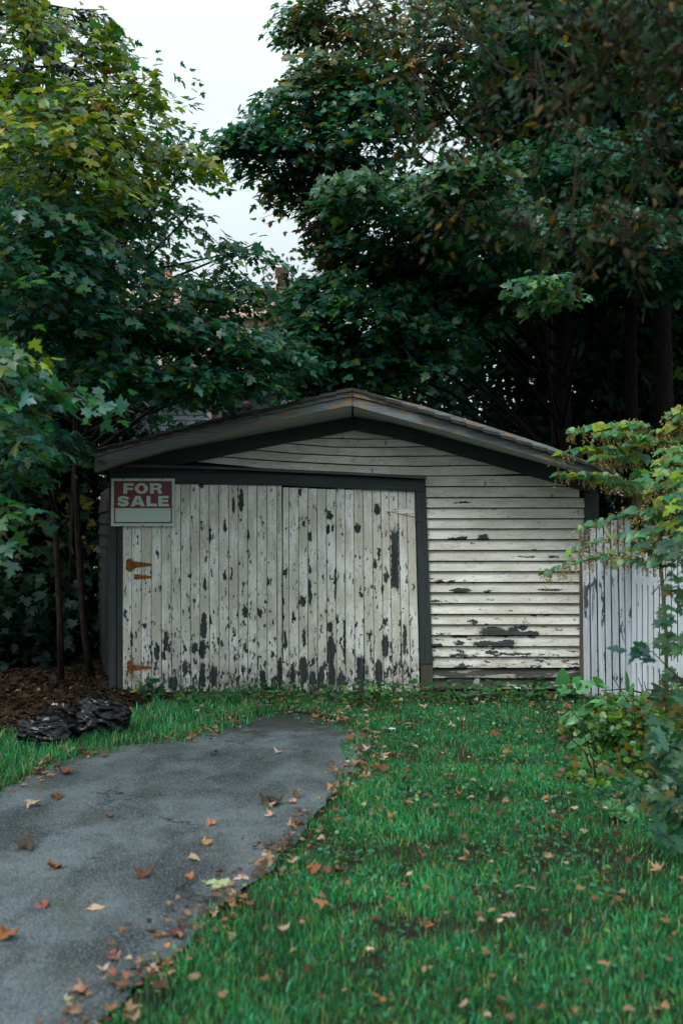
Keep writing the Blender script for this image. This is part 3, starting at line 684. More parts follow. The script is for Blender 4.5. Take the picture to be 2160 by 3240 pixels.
LET['S'] = [stroke(sp_path, [5.0, 4.6, 4.2, 4.1, 4.3, 4.6, 4.8, 4.8, 4.7, 4.7, 4.8, 4.8, 4.6, 4.3, 4.1, 4.2, 4.6, 5.0])]
LET['A'] = [[(429, 1569), (444, 1569), (459.5, 1602), (446, 1602), (443.5, 1596.5), (429, 1596.5), (426.5, 1602), (413.5, 1602)], [(436.3, 1577.5), (440.8, 1589), (431.8, 1589)]]
LET['L'] = [[(464, 1569), (476.5, 1569), (476.5, 1593.5), (497, 1593.5), (497, 1602), (464, 1602)]]
LET['E'] = [[(501, 1569), (534, 1569), (534, 1577), (513.5, 1577), (513.5, 1581.7), (532, 1581.7), (532, 1588.8), (513.5, 1588.8), (513.5, 1594), (534.5, 1594), (534.5, 1602), (501, 1602)]]
for k in LET: o = poly2d('letter', LET[k], YS - .0068, M['sign_face'], sign); o['label'] = 'pale letter ' + k + ' printed on the sign'
for (x, y) in ((391, 1517), (452, 1517), (514, 1517), (358.5, 1602), (547.5, 1602), (391, 1663), (453, 1663), (514, 1663)):
    p = P(x, y, YS - .004); mb = MB(); mb.tube([p, p + Vector((0, -.004, 0))], .006, 8); mb.build('nail', M['nail'], sign)

# ------------------------------------------------------------------ fences
M['picket_grey'] = weathered_wood('picket_weathered', (.44, .48, .53), (.70, .76, .82), 'z', (.10, .105, .10), .595, .8, .8)
M['picket_white'] = weathered_wood('picket_white', (.72, .79, .86), (.82, .88, .94), 'z', (.35, .36, .35), .66)
M['fence_post'] = weathered_wood('fence_post_brown', (.10, .085, .065), (.18, .15, .115), 'z')
fg = empty('picket_fence', (P(1920, 0, 9.6).x, 9.6, 0)); tag(fg, 'tall weathered grey board fence joining the right corner of the garage', 'fence')
xs = [655, 712, 765, 820, 870, 925, 970, 1022]
mb = MB(); a = P(1832, 1680, 9.75); b = P(1840, 2205, 9.75); mb.box(a.x, a.x + .035, 9.70, 9.76, -.05, a.z); mb.build('post', M['fence_post'], fg)
tp_y = [1672, 1668, 1660, 1652, 1645, 1640, 1637]
for i in range(7):
    x0, x1 = 1560 + .4252 * xs[i] + 2.0, 1560 + .4252 * xs[i + 1] - 2.4; sh = rng.uniform(-1.0, 1.5)
    vboard('picket', x0, x1, x0 + 8 + sh, x1 + 8 + sh, tp_y[i] + rng.uniform(-2, 2), 2212, 9.60 - .012 * i + rng.uniform(-.012, .008), .02, M['picket_grey'], fg, 6)
for z in (.45, 1.3): mb = MB(); mb.box(P(1842, 0, 9.66).x, P(2000, 0, 9.66).x, 9.645, 9.68, z, z + .07); mb.build('rail', M['fence_post'], fg)
A2 = Vector((P(1997, 0, 9.52).x, 9.52, 0)); B2 = Vector((3.55, 7.1, 0)); dv = (B2 - A2); n_p = int(dv.length / .088); dv.normalize(); nv = Vector((dv.y, -dv.x, 0)) * -1
fwh = empty('picket_fence', (A2.x, A2.y, 0)); tag(fwh, 'lower whitewashed picket fence running towards the viewer behind the knotweed at the right edge', 'fence')
for i in range(n_p):
    p = A2 + dv * (i * .088); q = p + dv * .050; hgt = 1.40 + .02 * math.sin(i * 1.7) + rng.uniform(-.01, .01); k = nv * .018; secs = []
    for z in (-.03, hgt): secs.append([(p.x + k.x, p.y + k.y, z), (p.x, p.y, z), (q.x, q.y, z), (q.x + k.x, q.y + k.y, z)])
    mb = MB(); mb.loft(secs); mb.build('picket', M['picket_white'], fwh)
for z in (.35, 1.1):
    mb = MB(); secs = [[(Q.x + nv.x * .02, Q.y + nv.y * .02, z), (Q.x + nv.x * .05, Q.y + nv.y * .05, z), (Q.x + nv.x * .05, Q.y + nv.y * .05, z + .08), (Q.x + nv.x * .02, Q.y + nv.y * .02, z + .08)] for Q in (A2, B2)]
    mb.loft(secs); mb.build('rail', M['picket_white'], fwh)

# ------------------------------------------------------------------ houses behind
hs = empty('clapboard_house', (-3.6, 19, 0)); tag(hs, 'blue grey clapboard house with red window trim glimpsed over the garage roof', 'house')
M['hs_wall'] = plain('blue_grey_siding', (.24, .28, .36), .6, .3, .1); M['hs_trim'] = plain('white_trim', (.75, .77, .78), .5); M['hs_red'] = plain('red_trim', (.62, .03, .03), .5, .4, .05)
M['hs_glass'] = plain('dark_glass', (.05, .07, .08), .1, .6, .05)
YHs = 17.5; x0 = P(330, 0, YHs).x; x1 = P(900, 0, YHs).x
mb = MB(); mb.box(x0, x1, YHs, 21, 0, 4.1); wl = mb.build('wall', M['hs_wall'], hs)
for k in range(34):
    z = .9 + k * .093; mb = MB(); xa, xb = x0, P(655, 0, YHs).x
    mb.loft([[(x, YHs - .002, z), (x, YHs - .024, z), (x, YHs - .008, z + .098), (x, YHs - .002, z + .098)] for x in (xa, xb)]); mb.build('siding_board', M['hs_wall'], wl)
mb = MB(); mb.box(P(656, 0, YHs).x, P(669, 0, YHs).x, YHs - .04, YHs - .001, .6, 4.05); mb.build('corner_board', M['hs_trim'], hs)
mb = MB(); mb.box(P(670, 0, YHs).x, P(676, 0, YHs).x, YHs - .05, YHs - .001, .6, 4.05); mb.build('corner_trim', M['hs_red'], hs)
for (pa, pb, ya, yb) in ((735, 790, 1195, 1278), (870, 897, 1235, 1330)):
    a = P(pa, yb, YHs); b = P(pb, ya, YHs); mb = MB(); mb.box(a.x, b.x, YHs - .04, YHs - .001, a.z, b.z); wn = mb.build('window', M['hs_trim'], hs)
    mb = MB(); mb.box(a.x - .04, b.x + .04, YHs - .09, YHs - .042, a.z - .07, a.z - .01); mb.build('sill', M['hs_red'], wn)
    mb = MB(); mb.box(a.x - .035, a.x - .003, YHs - .06, YHs - .002, a.z, b.z); mb.build('side_trim', M['hs_red'], wn)
    mb = MB(); mb.box(a.x + .04, b.x - .04, YHs - .046, YHs - .0405, a.z + .05, b.z - .05); mb.build('pane', M['hs_glass'], wn)
mb = MB(); mb.add([(x0 - .2, YHs - .3, 4.05), (x1 + .2, YHs - .3, 4.05), (x1 + .2, 21.3, 4.35), (x0 - .2, 21.3, 4.35), (x0 - .2, YHs - .3, 4.13), (x1 + .2, YHs - .3, 4.13), (x1 + .2, 21.3, 4.43), (x0 - .2, 21.3, 4.43)],
    [(0, 3, 2, 1), (4, 5, 6, 7), (0, 1, 5, 4), (1, 2, 6, 5), (2, 3, 7, 6), (3, 0, 4, 7)]); mb.build('roof', M['roofing'], hs)
YB = 30
hb = empty('cream_house', (P(600, 0, YB).x, YB + 3, 0)); tag(hb, 'distant cream house with pinkish shingle roof and orange chimney seen between the maples', 'house')
M['cream'] = plain('cream_render', (.62, .50, .40), .8, .2, .1, 3); M['pinkroof'] = plain('pinkish_shingle', (.46, .30, .26), .8, .2, .2, 12)
M['orange'] = plain('orange_brick', (.50, .17, .06), .8, .2, .2, 9)
bx0, bx1 = P(250, 0, YB).x, P(900, 0, YB).x; ez = P(0, 1005, YB).z; rz = P(0, 918, YB + 3).z
mb = MB(); mb.box(bx0, bx1, YB, YB + 6, 0, ez); mb.build('wall', M['cream'], hb)
nr = 11; rf = None
for k in range(nr):
    f0, f1 = k / nr, (k + 1) / nr + .02; y0, y1 = YB - .3 + 3.3 * f0, YB - .3 + 3.3 * f1; z0, z1 = lerp(ez - .05, rz, f0), lerp(ez - .05, rz, f1); mb = MB()
    mb.loft([[(x, y0, z0 + .05), (x, y1, z1 + .02), (x, y1, z1 - .04), (x, y0, z0 - .01)] for x in (bx0 - .3, bx1 + .3)])
    o = mb.build('roof' if rf is None else 'shingle_course', M['pinkroof'], hb if rf is None else rf); rf = rf or o
mb = MB(); mb.add([(bx0 - .3, YB + 3, rz), (bx1 + .3, YB + 3, rz), (bx1 + .3, YB + 6.3, ez - .05), (bx0 - .3, YB + 6.3, ez - .05)], [(0, 1, 2, 3)]); mb.build('back_roof', M['pinkroof'], hb)
c0, c1 = P(495, 0, YB + 3), P(548, 0, YB + 3); zt = P(0, 880, YB + 3).z; mb = MB(); mb.box(c0.x, c1.x, YB + 2.8, YB + 3.4, rz - .5, zt - .1); mb.box(c0.x - .05, c1.x + .05, YB + 2.75, YB + 3.45, zt - .1, zt); ch = mb.build('chimney', M['cream'], hb)
for px_ in (507, 535): a = P(px_, 0, YB + 3); mb = MB(); mb.tube([(a.x, YB + 3, zt), (a.x, YB + 3, zt + .12), (a.x, YB + 3, zt + .27)], [.12, .10, .11], 10); mb.build('chimney_pot', M['orange'], ch)
for (pa, pb) in ((590, 625), (690, 725), (790, 820)):
    a = P(pa, 1110, YB); b = P(pb, 1040, YB); mb = MB(); mb.box(a.x, b.x, YB - .05, YB - .002, a.z, b.z); wn = mb.build('window', M['hs_trim'], hb)
    mb = MB(); mb.box(a.x + .06, b.x - .06, YB - .058, YB - .0505, a.z + .06, b.z - .06); mb.build('pane', M['hs_glass'], wn)
# ------------------------------------------------------------------ trees
tL1 = G(195, 2155); tL2 = G(291, 2150)
def tr(px, py, Y, r): q = P(px, py, Y); return (q.x, q.y, q.z, r)
make_tree('maple_tree', 'slender maple at the far left with yellow green top leaves, leftmost trunk beside the garage', 'tree',
    [(tL1[0], tL1[1], -.05, .040), tr(190, 1950, 10.5, .034), tr(178, 1700, 10.4, .031), tr(165, 1450, 10.2, .028), tr(170, 1000, 9.8, .03), tr(160, 500, 9.4, .022), tr(170, 100, 9.2, .012)],
    [(80, 150, 8.8, 150, 220, 1.0, 60, YELLOWG), (325, 120, 9.0, 40, 90, .4, 18, YELLOWG), (290, 350, 8.6, 90, 90, .6, 26, YELLOWG), (440, 280, 8.4, 40, 80, .4, 13, YELLOWG), (210, 520, 8.2, 260, 200, 1.1, 110, YELLOWG),
     (140, 820, 7.8, 230, 210, 1.1, 100, GREEN), (330, 980, 8.6, 230, 130, 1.0, 80, GREEN), (90, 1100, 8.6, 200, 180, .8, 60, GREEN), (60, 1400, 8.4, 120, 120, .8, 36, GREEN), (170, 1390, 9.2, 90, 60, .5, 18, GREEN)],
    .10, 300, tmat='bark_young', leaves_per=14, dens=1.15)
make_tree('maple_tree', 'slender leaning maple nearest the garage corner, its crown reaching over the left roof', 'tree',
    [(tL2[0], tL2[1], -.05, .044), tr(262, 1950, 10.6, .038), tr(248, 1700, 10.5, .033), tr(240, 1450, 10.4, .028), tr(280, 1150, 10.0, .032), tr(380, 750, 9.6, .024), tr(420, 500, 9.4, .014)],
    [(430, 480, 8.8, 80, 90, .6, 20, YELLOWG), (605, 500, 8.8, 60, 45, .3, 11, YELLOWG), (400, 680, 8.6, 130, 110, .7, 26, GREEN), (600, 680, 8.8, 60, 50, .4, 4, GREEN), (560, 870, 8.6, 150, 80, .8, 17, GREEN), (740, 800, 9.2, 90, 35, .4, 7, GREEN), (810, 770, 9.4, 60, 30, .3, 3, GREEN), (760, 905, 9.2, 110, 40, .5, 18, GREEN),
     (560, 1020, 8.8, 180, 50, .7, 36, GREEN), (700, 1090, 9.0, 180, 50, .7, 40, GREEN), (870, 1100, 9.5, 120, 60, .5, 28, GREEN), (590, 1180, 8.8, 140, 40, .6, 34, GREEN), (400, 1150, 8.6, 150, 70, .7, 40, GREEN), (760, 1170, 9.0, 90, 25, .4, 12, GREEN), (330, 1230, 9.4, 70, 30, .5, 12, GREEN), (690, 950, 9.2, 80, 40, .4, 11, GREEN), (820, 1195, 9.2, 80, 25, .3, 10, GREEN), (650, 1240, 9.0, 70, 20, .3, 9, GREEN)],
    .095, 300, tmat='bark_young', leaves_per=16, dens=1.15)
make_tree('maple_tree', 'near maple outside the frame, its large leaved sprays hanging in at the left edge', 'tree',
    [(-3.6, 4.6, -.05, .07), (-3.55, 4.7, 1.5, .06), (-3.3, 4.8, 3.0, .045), (-3.0, 4.9, 4.4, .02)],
    [(50, 1120, 5.6, 100, 50, .4, 14, [(3, (.06, .17, .06)), (1.5, (.20, .28, .02)), (3, (.035, .14, .09))]), (50, 1220, 5.6, 100, 60, .4, 13, GREEN), (235, 1225, 5.8, 70, 20, .25, 5, [(1, (.045, .17, .12))]), (20, 1600, 5.2, 50, 90, .25, 5, GREEN), (40, 1330, 5.5, 90, 40, .3, 7, GREEN), (-500, 300, 7.5, 380, 500, 1.5, 110, GREEN, 1.3), (-300, -700, 8, 600, 380, 1.8, 90, GREEN, 1.4), (-500, 1100, 8.5, 350, 350, 1.2, 60, GREEN, 1.2)],
    .10, 260, tmat='bark_young', leaves_per=10, tpl=T_MAPLE)
make_tree('maple_tree', 'big dark maple behind the garage whose crown fills the upper right', 'tree',
    [(P(1775, 0, 14).x, 14, -.1, .18), (P(1775, 0, 14).x, 14, 2.5, .15), (P(1770, 0, 13.8).x, 13.8, 5, .13), (P(1700, 0, 13.4).x, 13.4, 8, .10)],
    [(1040, 60, 11.8, 120, 90, .7, 30, AUTUMN), (930, 60, 12, 50, 60, .4, 7, GREEN), (1030, 260, 11, 130, 90, .8, 40, AUTUMN), (900, 340, 10.6, 80, 60, .5, 13, GREEN), (800, 420, 10.4, 70, 50, .4, 14, GREEN), (720, 440, 10.3, 35, 30, .25, 4, GREEN), (880, 480, 10.6, 130, 60, .6, 20, GREEN),
     (870, 590, 11, 110, 50, .5, 9, AUTUMN), (1040, 560, 11.2, 120, 110, .8, 40, AUTUMN), (1045, 760, 11.6, 70, 120, .6, 26, AUTUMN), (1150, 420, 11, 200, 200, 1.1, 70, GREEN), (1260, 180, 11.4, 220, 200, 1.2, 66, AUTUMN),
     (1230, 720, 11, 190, 180, 1, 70, GREEN), (1020, 930, 10.9, 130, 80, .7, 36, GREEN), (970, 1060, 10.9, 130, 70, .6, 36, GREEN), (1180, 1000, 10.6, 180, 120, .8, 60, GREEN), (1120, 1150, 10.7, 190, 55, .5, 36, GREEN), (990, 1180, 10.9, 110, 35, .4, 16, GREEN), (1330, 1060, 10.8, 130, 120, .7, 40, GREEN),
     (1500, 200, 12, 280, 240, 1.4, 90, GREEN), (1450, 560, 9.4, 170, 50, .5, 26, [(2, (.045, .14, .09)), (1, (.06, .14, .03))]), (1130, 590, 9.6, 130, 50, .5, 20, [(2, (.045, .14, .09)), (1, (.06, .14, .03))]), (1500, 750, 10.6, 230, 170, 1.1, 80, GREEN), (1450, 950, 11.4, 200, 110, .8, 40, GREEN),
     (1850, 200, 12, 250, 260, 1.4, 80, GREEN), (1800, 560, 10.8, 260, 130, 1.1, 60, GREEN), (1720, 900, 9.2, 75, 50, .3, 9, [(2, (.06, .19, .12)), (1, (.09, .19, .04))]), (1900, 700, 9.6, 160, 60, .5, 22, [(2, (.035, .12, .08))]), (2080, 350, 11.5, 200, 260, 1.4, 60, GREEN), (2080, 780, 11, 180, 120, 1, 44, GREEN), (1800, 820, 11.4, 260, 90, 1, 50, GREEN), (1600, -350, 12, 600, 280, 2.2, 110, GREEN), (1350, 870, 11.6, 200, 110, .8, 50, GREEN)],
    .105, 300, leaves_per=18, limb_r=.03, dens=2.0)

def plain_trunk(name, label, px, Y, r, top, group=None, lean=0, cat='tree', mat='bark', nb=14, bl=None, pal=GREEN):
    x = P(px, 0, Y).x; root = empty(name, (x, Y, 0)); tag(root, label, cat, group)
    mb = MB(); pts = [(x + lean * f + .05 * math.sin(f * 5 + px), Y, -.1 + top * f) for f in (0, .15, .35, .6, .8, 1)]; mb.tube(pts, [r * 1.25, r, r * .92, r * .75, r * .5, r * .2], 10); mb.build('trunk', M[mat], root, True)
    LS = Leaves()
    for k in range(nb):
        z = rng.uniform(.45, 1.0) * top; a = rng.uniform(0, 2 * math.pi); ln_ = rng.uniform(.8, 2.0) * (bl or 1)
        s0 = np.array((x + lean * z / top, Y, z)); e = s0 + np.array((math.cos(a), math.sin(a), .35)) * ln_
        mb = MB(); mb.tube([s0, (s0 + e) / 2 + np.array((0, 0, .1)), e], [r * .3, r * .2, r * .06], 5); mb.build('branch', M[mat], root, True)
        for _ in range(26):
            q = s0 + (e - s0) * rng.uniform(.4, 1.1) + rng.normal(0, .38, 3); d = np.array((math.cos(a), math.sin(a), -.1)) + rng.normal(0, .6, 3); spray(LS, None, q, d, .5, 14, .12, pal)
    LS.build(T_MAPLE_S, root, 0)
    return root
plain_trunk('forest_tree', 'straight dark trunk rising behind the fence right of the big maple', 1985, 13.5, .10, 9, nb=12)
plain_trunk('forest_tree', 'thick black trunk behind the knotweed near the right edge', 2100, 12.8, .14, 9, nb=12)
plain_trunk('forest_tree', 'pale grey thin trunk seen in the gap of dark foliage right of the roof', 1913, 17, .08, 7, mat='bark_young', nb=8)
plain_trunk('forest_tree', 'thin dark trunk standing at the far left edge', 60, 12.3, .04, 7, nb=10)
plain_trunk('forest_tree', 'thin dark trunk between the two slender maples on the left', 225, 12.3, .028, 6, nb=8, bl=.7)

# background foliage masses (woodland nobody could count)
def mass(name, label, boxes, n, size, pal, tpl=T_MAPLE_S):
    LS = Leaves()
    for (x0, x1, y0, y1, z0, z1, w_) in boxes:
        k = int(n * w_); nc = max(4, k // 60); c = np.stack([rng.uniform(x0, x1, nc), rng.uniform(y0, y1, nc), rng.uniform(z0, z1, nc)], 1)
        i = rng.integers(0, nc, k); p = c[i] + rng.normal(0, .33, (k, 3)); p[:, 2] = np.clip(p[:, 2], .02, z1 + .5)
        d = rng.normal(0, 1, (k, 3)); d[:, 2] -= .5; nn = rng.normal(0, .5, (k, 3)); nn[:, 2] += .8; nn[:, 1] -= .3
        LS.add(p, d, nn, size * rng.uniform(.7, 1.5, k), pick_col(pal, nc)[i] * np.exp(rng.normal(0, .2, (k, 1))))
    o = LS.build(tpl, None, 0, name, mat='wood_leaf'); tag(o, label, kind='stuff'); return o
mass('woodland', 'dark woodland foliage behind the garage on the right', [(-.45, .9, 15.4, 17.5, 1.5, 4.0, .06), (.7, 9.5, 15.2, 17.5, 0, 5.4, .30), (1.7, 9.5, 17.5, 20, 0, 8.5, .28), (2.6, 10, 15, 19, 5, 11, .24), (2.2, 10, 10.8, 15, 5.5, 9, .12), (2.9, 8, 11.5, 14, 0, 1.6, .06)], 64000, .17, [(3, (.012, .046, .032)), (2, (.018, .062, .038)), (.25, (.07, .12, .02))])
mass('woodland', 'dark undergrowth and trees behind the slender maples on the left', [(-7.5, -3.0, 12.4, 14.5, 0, 3.9, .5), (-8, -4.3, 14, 17, 0, 6.0, .30), (-8.5, -5.0, 15, 18, 5, 9, .15), (-7.5, -3.1, 11.3, 12.4, 0, .9, .1)], 46000, .12, [(6, (.008, .028, .019)), (.35, (.14, .15, .02))])  # leaf colour lowered to hold canopy shade; yellow leaves stand in for light specks
mass('ivy', 'ivy covering the dark chimney between the maples', [(P(868, 0, 24).x, P(915, 0, 24).x, 23.8, 24.3, 0, P(0, 865, 24).z, 1)], 1600, .12, [(2, (.05, .07, .03)), (1, (.12, .07, .03))])
mb = MB(); a = P(878, 0, 24).x; b = P(906, 0, 24).x; zt = P(0, 850, 24).z; mb.box(a, b, 23.9, 24.2, 0, zt - .15); mb.box(a - .05, b + .05, 23.85, 24.25, zt - .15, zt)
o = mb.build('brick_chimney', plain('old_brown_brick', (.14, .10, .07), .9, .1, .3, 9)); tag(o, 'tall dark ivy clad chimney standing between the two tree crowns', 'chimney')

# spruce at the top left
xs_, ys_ = P(90, 0, 13).x, 13.; sproot = empty('spruce_tree', (xs_, ys_, 0)); tag(sproot, 'dark spruce with drooping needle twigs behind the maples at the top left', 'tree')
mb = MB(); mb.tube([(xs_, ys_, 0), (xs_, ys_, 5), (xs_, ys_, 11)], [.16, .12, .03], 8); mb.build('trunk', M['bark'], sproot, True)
LS = Leaves(); br = MB()
for k in range(120):
    z = rng.uniform(4.2, 10.8); a = rng.uniform(0, 2 * math.pi); ln_ = (11.3 - z) * .30 + .25; s0 = np.array((xs_, ys_, z)); d = np.array((math.cos(a), math.sin(a), -.25))
    br.tube([s0, s0 + d * ln_ * .6, s0 + d * ln_ + np.array((0, 0, .08))], [.02, .012, .004], 4)
    m_ = int(70 * ln_) + 30; tt = rng.uniform(.15, 1, m_); p = s0 + d * (tt * ln_)[:, None]
    sd = np.cross(d, (0, 0, 1)); dd_ = sd * rng.choice([-1, 1], (m_, 1)) * .7 + d * .5 + rng.normal(0, .25, (m_, 3)); dd_[:, 2] -= .5
    LS.add(p, dd_, rng.normal(0, 1, (m_, 3)), rng.uniform(.10, .22, m_), pick_col([(1, (.015, .045, .03))], m_))
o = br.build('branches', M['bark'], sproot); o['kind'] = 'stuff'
LS.build(T_NEEDLE, sproot, 0, 'needles')

# near tree hanging in from the top right
BR = [(1.5, (.045, .026, .010)), (2, (.045, .050, .012)), (3.5, (.018, .055, .030)), (.4, (.16, .09, .014))]
make_tree('beech_tree', 'near tree at the upper right with blurred brownish leaves hanging on drooping twigs', 'tree',
    [(3.3, 3.6, -.1, .20), (3.25, 3.7, 1.6, .17), (3.0, 3.8, 3.0, .14), (2.4, 4.2, 4.3, .10), (1.4, 4.6, 5.0, .05)],
    [(1300, 130, 4.2, 180, 120, .4, 8, BR), (1650, 180, 3.9, 260, 160, .4, 18, BR), (2020, 130, 3.7, 180, 180, .4, 46, BR), (1480, 400, 4.1, 240, 90, .4, 9, BR), (1880, 430, 3.9, 260, 110, .4, 18, BR), (1560, 700, 4.0, 230, 70, .3, 9, BR), (1850, 760, 3.8, 260, 70, .3, 11, BR), (2080, 620, 3.7, 110, 100, .3, 9, BR), (2500, -300, 3.0, 500, 300, 1.0, 50, BR), (2700, 100, 2.6, 300, 300, .8, 30, BR), (4230, -2014, 2.0, 2047, 945, 1.2, 150, BR, 1.9), (5200, -2200, 1.4, 2600, 1100, 1.2, 90, BR, 1.9),
     (1900, -350, 4.2, 500, 260, 1.2, 60, BR), (1500, -500, 3.6, 500, 260, 1.2, 40, BR)],
    .055, 300, tpl=T_OVAL, tpl_part=T_OVAL, hang=True, leaves_per=14, limb_r=.010, mats=('hang', 'hang_obj'), dens=1.0)

# ------------------------------------------------------------------ knotweed
KP = [(3, (.07, .27, .08)), (3, (.22, .33, .02)), (2, (.04, .20, .10))]
def knotweed(label, stem, arms, Yk, size, nparts=300, pal=KP, tassel=True, group=None, sm_='stem'):
    root = empty('knotweed_plant', (P(stem[0][0], 0, stem[0][2]).x, stem[0][2], 0)); tag(root, label, 'plant', group)
    pts = [P(x, y, Y) for x, y, Y in stem]; pts[0].z = -.02; mb = MB(); mb.tube(pts, [.013] * (len(pts) - 1) + [.007], 7); mb.build('stem', M[sm_], root, True)
    LS = Leaves(); TS = Leaves()
    for arm in arms:
        ap = [np.array(P(x, y, Y)) for x, y, Y in arm]; mb = MB(); mb.tube(ap, [.005] * (len(ap) - 1) + [.002], 5); mb.build('side_stem', M['stem'], root, True)
        seg = np.array([np.linalg.norm(b - a) for a, b in zip(ap, ap[1:])]); tot = seg.sum(); cum = np.concatenate([[0], np.cumsum(seg)]); n = max(4, int(tot / .042))
        for k in range(n):
            s = tot * (k + .6) / n; q = np.array([np.interp(s, cum, [a[j] for a in ap]) for j in range(3)]); dirn = nrm(ap[-1] - ap[0]); side = np.cross(dirn, (0, 0, 1)); side /= np.linalg.norm(side) + 1e-9
            sg_ = 1 if k % 2 else -1; d = dirn * .8 + side * sg_ * .75 + rng.normal(0, .2, 3); d[2] -= .25 + rng.uniform(0, .3)
            nn = np.array((0, -.75, 1.)) + rng.normal(0, .25, 3)
            LS.add(q[None] + np.array([[0, 0, .012]]), d[None], nn[None], np.array([size * rng.uniform(.65, 1.15) * (1.1 - .45 * s / tot)]), pick_col(pal, 1))
            if tassel:
                for _ in range(rng.integers(3, 6)):
                    m_ = 26; L_ = rng.uniform(.05, .14); tt = rng.uniform(0, 1, m_); o_ = q + rng.normal(0, .018, 3); dx = rng.normal(0, .25, 2)
                    p = o_ + np.stack([dx[0] * tt * L_, dx[1] * tt * L_, -tt * L_ + .015], 1) + rng.normal(0, .004, (m_, 3))
                    TS.add(p, rng.normal(0, 1, (m_, 3)), rng.normal(0, 1, (m_, 3)), rng.uniform(.010, .018, m_), pick_col([(3, (.46, .33, .14)), (1, (.30, .25, .10)), (1, (.58, .48, .28))], m_))
    LS.build(T_HEART, root, nparts, 'foliage', tpl_part=T_HEART)
    if tassel: TS.build(T_OVAL, root, 0, 'flower_tassels', mat='dry_attr')
    return root
knotweed('tall knotweed with tan flower tassels arching over the fence, bamboo like stem showing', [(2018, 2190, 9.95), (2014, 1800, 9.9), (2013, 1600, 9.7), (2020, 1440, 9.3), (2050, 1340, 8.9)],
    [[(2050, 1345, 8.9), (1990, 1345, 8.8), (1900, 1350, 8.7), (1795, 1368, 8.7)], [(2060, 1385, 9), (1970, 1372, 8.6), (1880, 1378, 8.5)], [(2040, 1400, 9.1), (1950, 1425, 8.9), (1850, 1420, 8.7), (1765, 1438, 8.7)], [(2030, 1440, 9.2), (1960, 1450, 8.8), (1880, 1448, 8.6)],
     [(2014, 1560, 9.6), (1950, 1512, 9.2), (1860, 1505, 8.9), (1755, 1502, 8.9)], [(2014, 1570, 9.6), (2060, 1530, 9.3), (1990, 1530, 9), (1900, 1525, 8.9)]], 8.8, .135)
knotweed('knotweed leaning in from the right edge with yellowish upper leaves', [(2260, 2300, 7.4), (2240, 1800, 7.3), (2220, 1500, 7.2), (2180, 1330, 7.1)],
    [[(2180, 1330, 7.1), (2120, 1350, 7.1), (2060, 1372, 7.1)], [(2190, 1380, 7.1), (2130, 1400, 7.1), (2070, 1400, 7.1)], [(2200, 1440, 7.1), (2130, 1450, 7.0), (2060, 1470, 7.0)], [(2220, 1520, 7.1), (2120, 1530, 7.0), (2040, 1560, 7.0)], [(2220, 1590, 7.1), (2140, 1590, 7.0), (2050, 1620, 7.0)],
     [(2180, 1335, 7.1), (2150, 1290, 7.0), (2100, 1330, 7.0)], [(2220, 1480, 7.1), (2150, 1490, 6.9), (2080, 1500, 6.9)], [(2220, 1550, 7.1), (2150, 1560, 6.9), (2070, 1590, 6.9)], [(2220, 1650, 7.0), (2140, 1650, 6.9), (2060, 1680, 6.9)], [(2220, 1700, 7.0), (2150, 1720, 6.9), (2090, 1750, 6.9)], [(2220, 1410, 7.0), (2150, 1420, 6.9), (2090, 1430, 6.9)]], 7.1, .115, sm_='stem_green')
knotweed('knotweed stems crossing in front of the fence tops with green heart shaped leaves', [(2110, 2400, 7.0), (2105, 2000, 7.0), (2090, 1800, 7.0), (2080, 1600, 7.0)],
    [[(2082, 1620, 7.0), (2000, 1618, 7.2), (1920, 1645, 7.3), (1832, 1672, 7.4)], [(2085, 1700, 7.0), (2000, 1690, 7.2), (1920, 1705, 7.2), (1830, 1735, 7.3), (1795, 1752, 7.3)], [(2090, 1790, 7.0), (1990, 1770, 7.1), (1880, 1765, 7.2), (1790, 1790, 7.3), (1712, 1818, 7.3)], [(2090, 1780, 7.0), (2060, 1730, 7.0), (1990, 1740, 7.1), (1900, 1760, 7.2)]],
    7.2, .10, sm_='stem_green', pal=[(3, (.045, .20, .10)), (1, (.09, .24, .04))])

def twiggy(name, label, stems, leafsets, size, tpl, nparts, tmat='twig', cat='shrub', mat='leaf', group=None):
    """stems: lists of (px, py, Y); leafsets: (px, py, Y, rx, ry, rY, n, palette, main direction)"""
    s0 = stems[0][0]; root = empty(name, (P(s0[0], 0, s0[2]).x, s0[2], 0)); tag(root, label, cat, group)
    for s in stems: mb = MB(); mb.tube([P(*q) for q in s], np.linspace(.008, .003, len(s)), 5); mb.build('stem', M[tmat], root, True)
    LS = Leaves()
    for (px, py, Y, rx, ry, rY, n, pal, dr) in leafsets:
        c = np.array(P(px, py, Y)); rad = np.array((rx / F * Y, rY, ry / F * Y)); u = nrm(rng.normal(size=(n, 3))) * rng.uniform(.1, 1, (n, 1)) ** .4
        p = c + u * rad; p[:, 2] = np.maximum(p[:, 2], .03)
        d = np.array(dr) + rng.normal(0, .45, (n, 3)); nn = np.array((0, -.45, 1.)) + rng.normal(0, .35, (n, 3))
        LS.add(p, d, nn, size * rng.uniform(.6, 1.2, n), pick_col(pal, n))
    LS.build(tpl, root, nparts, 'foliage', tpl_part=tpl); return root
DK = [(3, (.026, .11, .06)), (2, (.045, .13, .045)), (.6, (.14, .11, .02))]
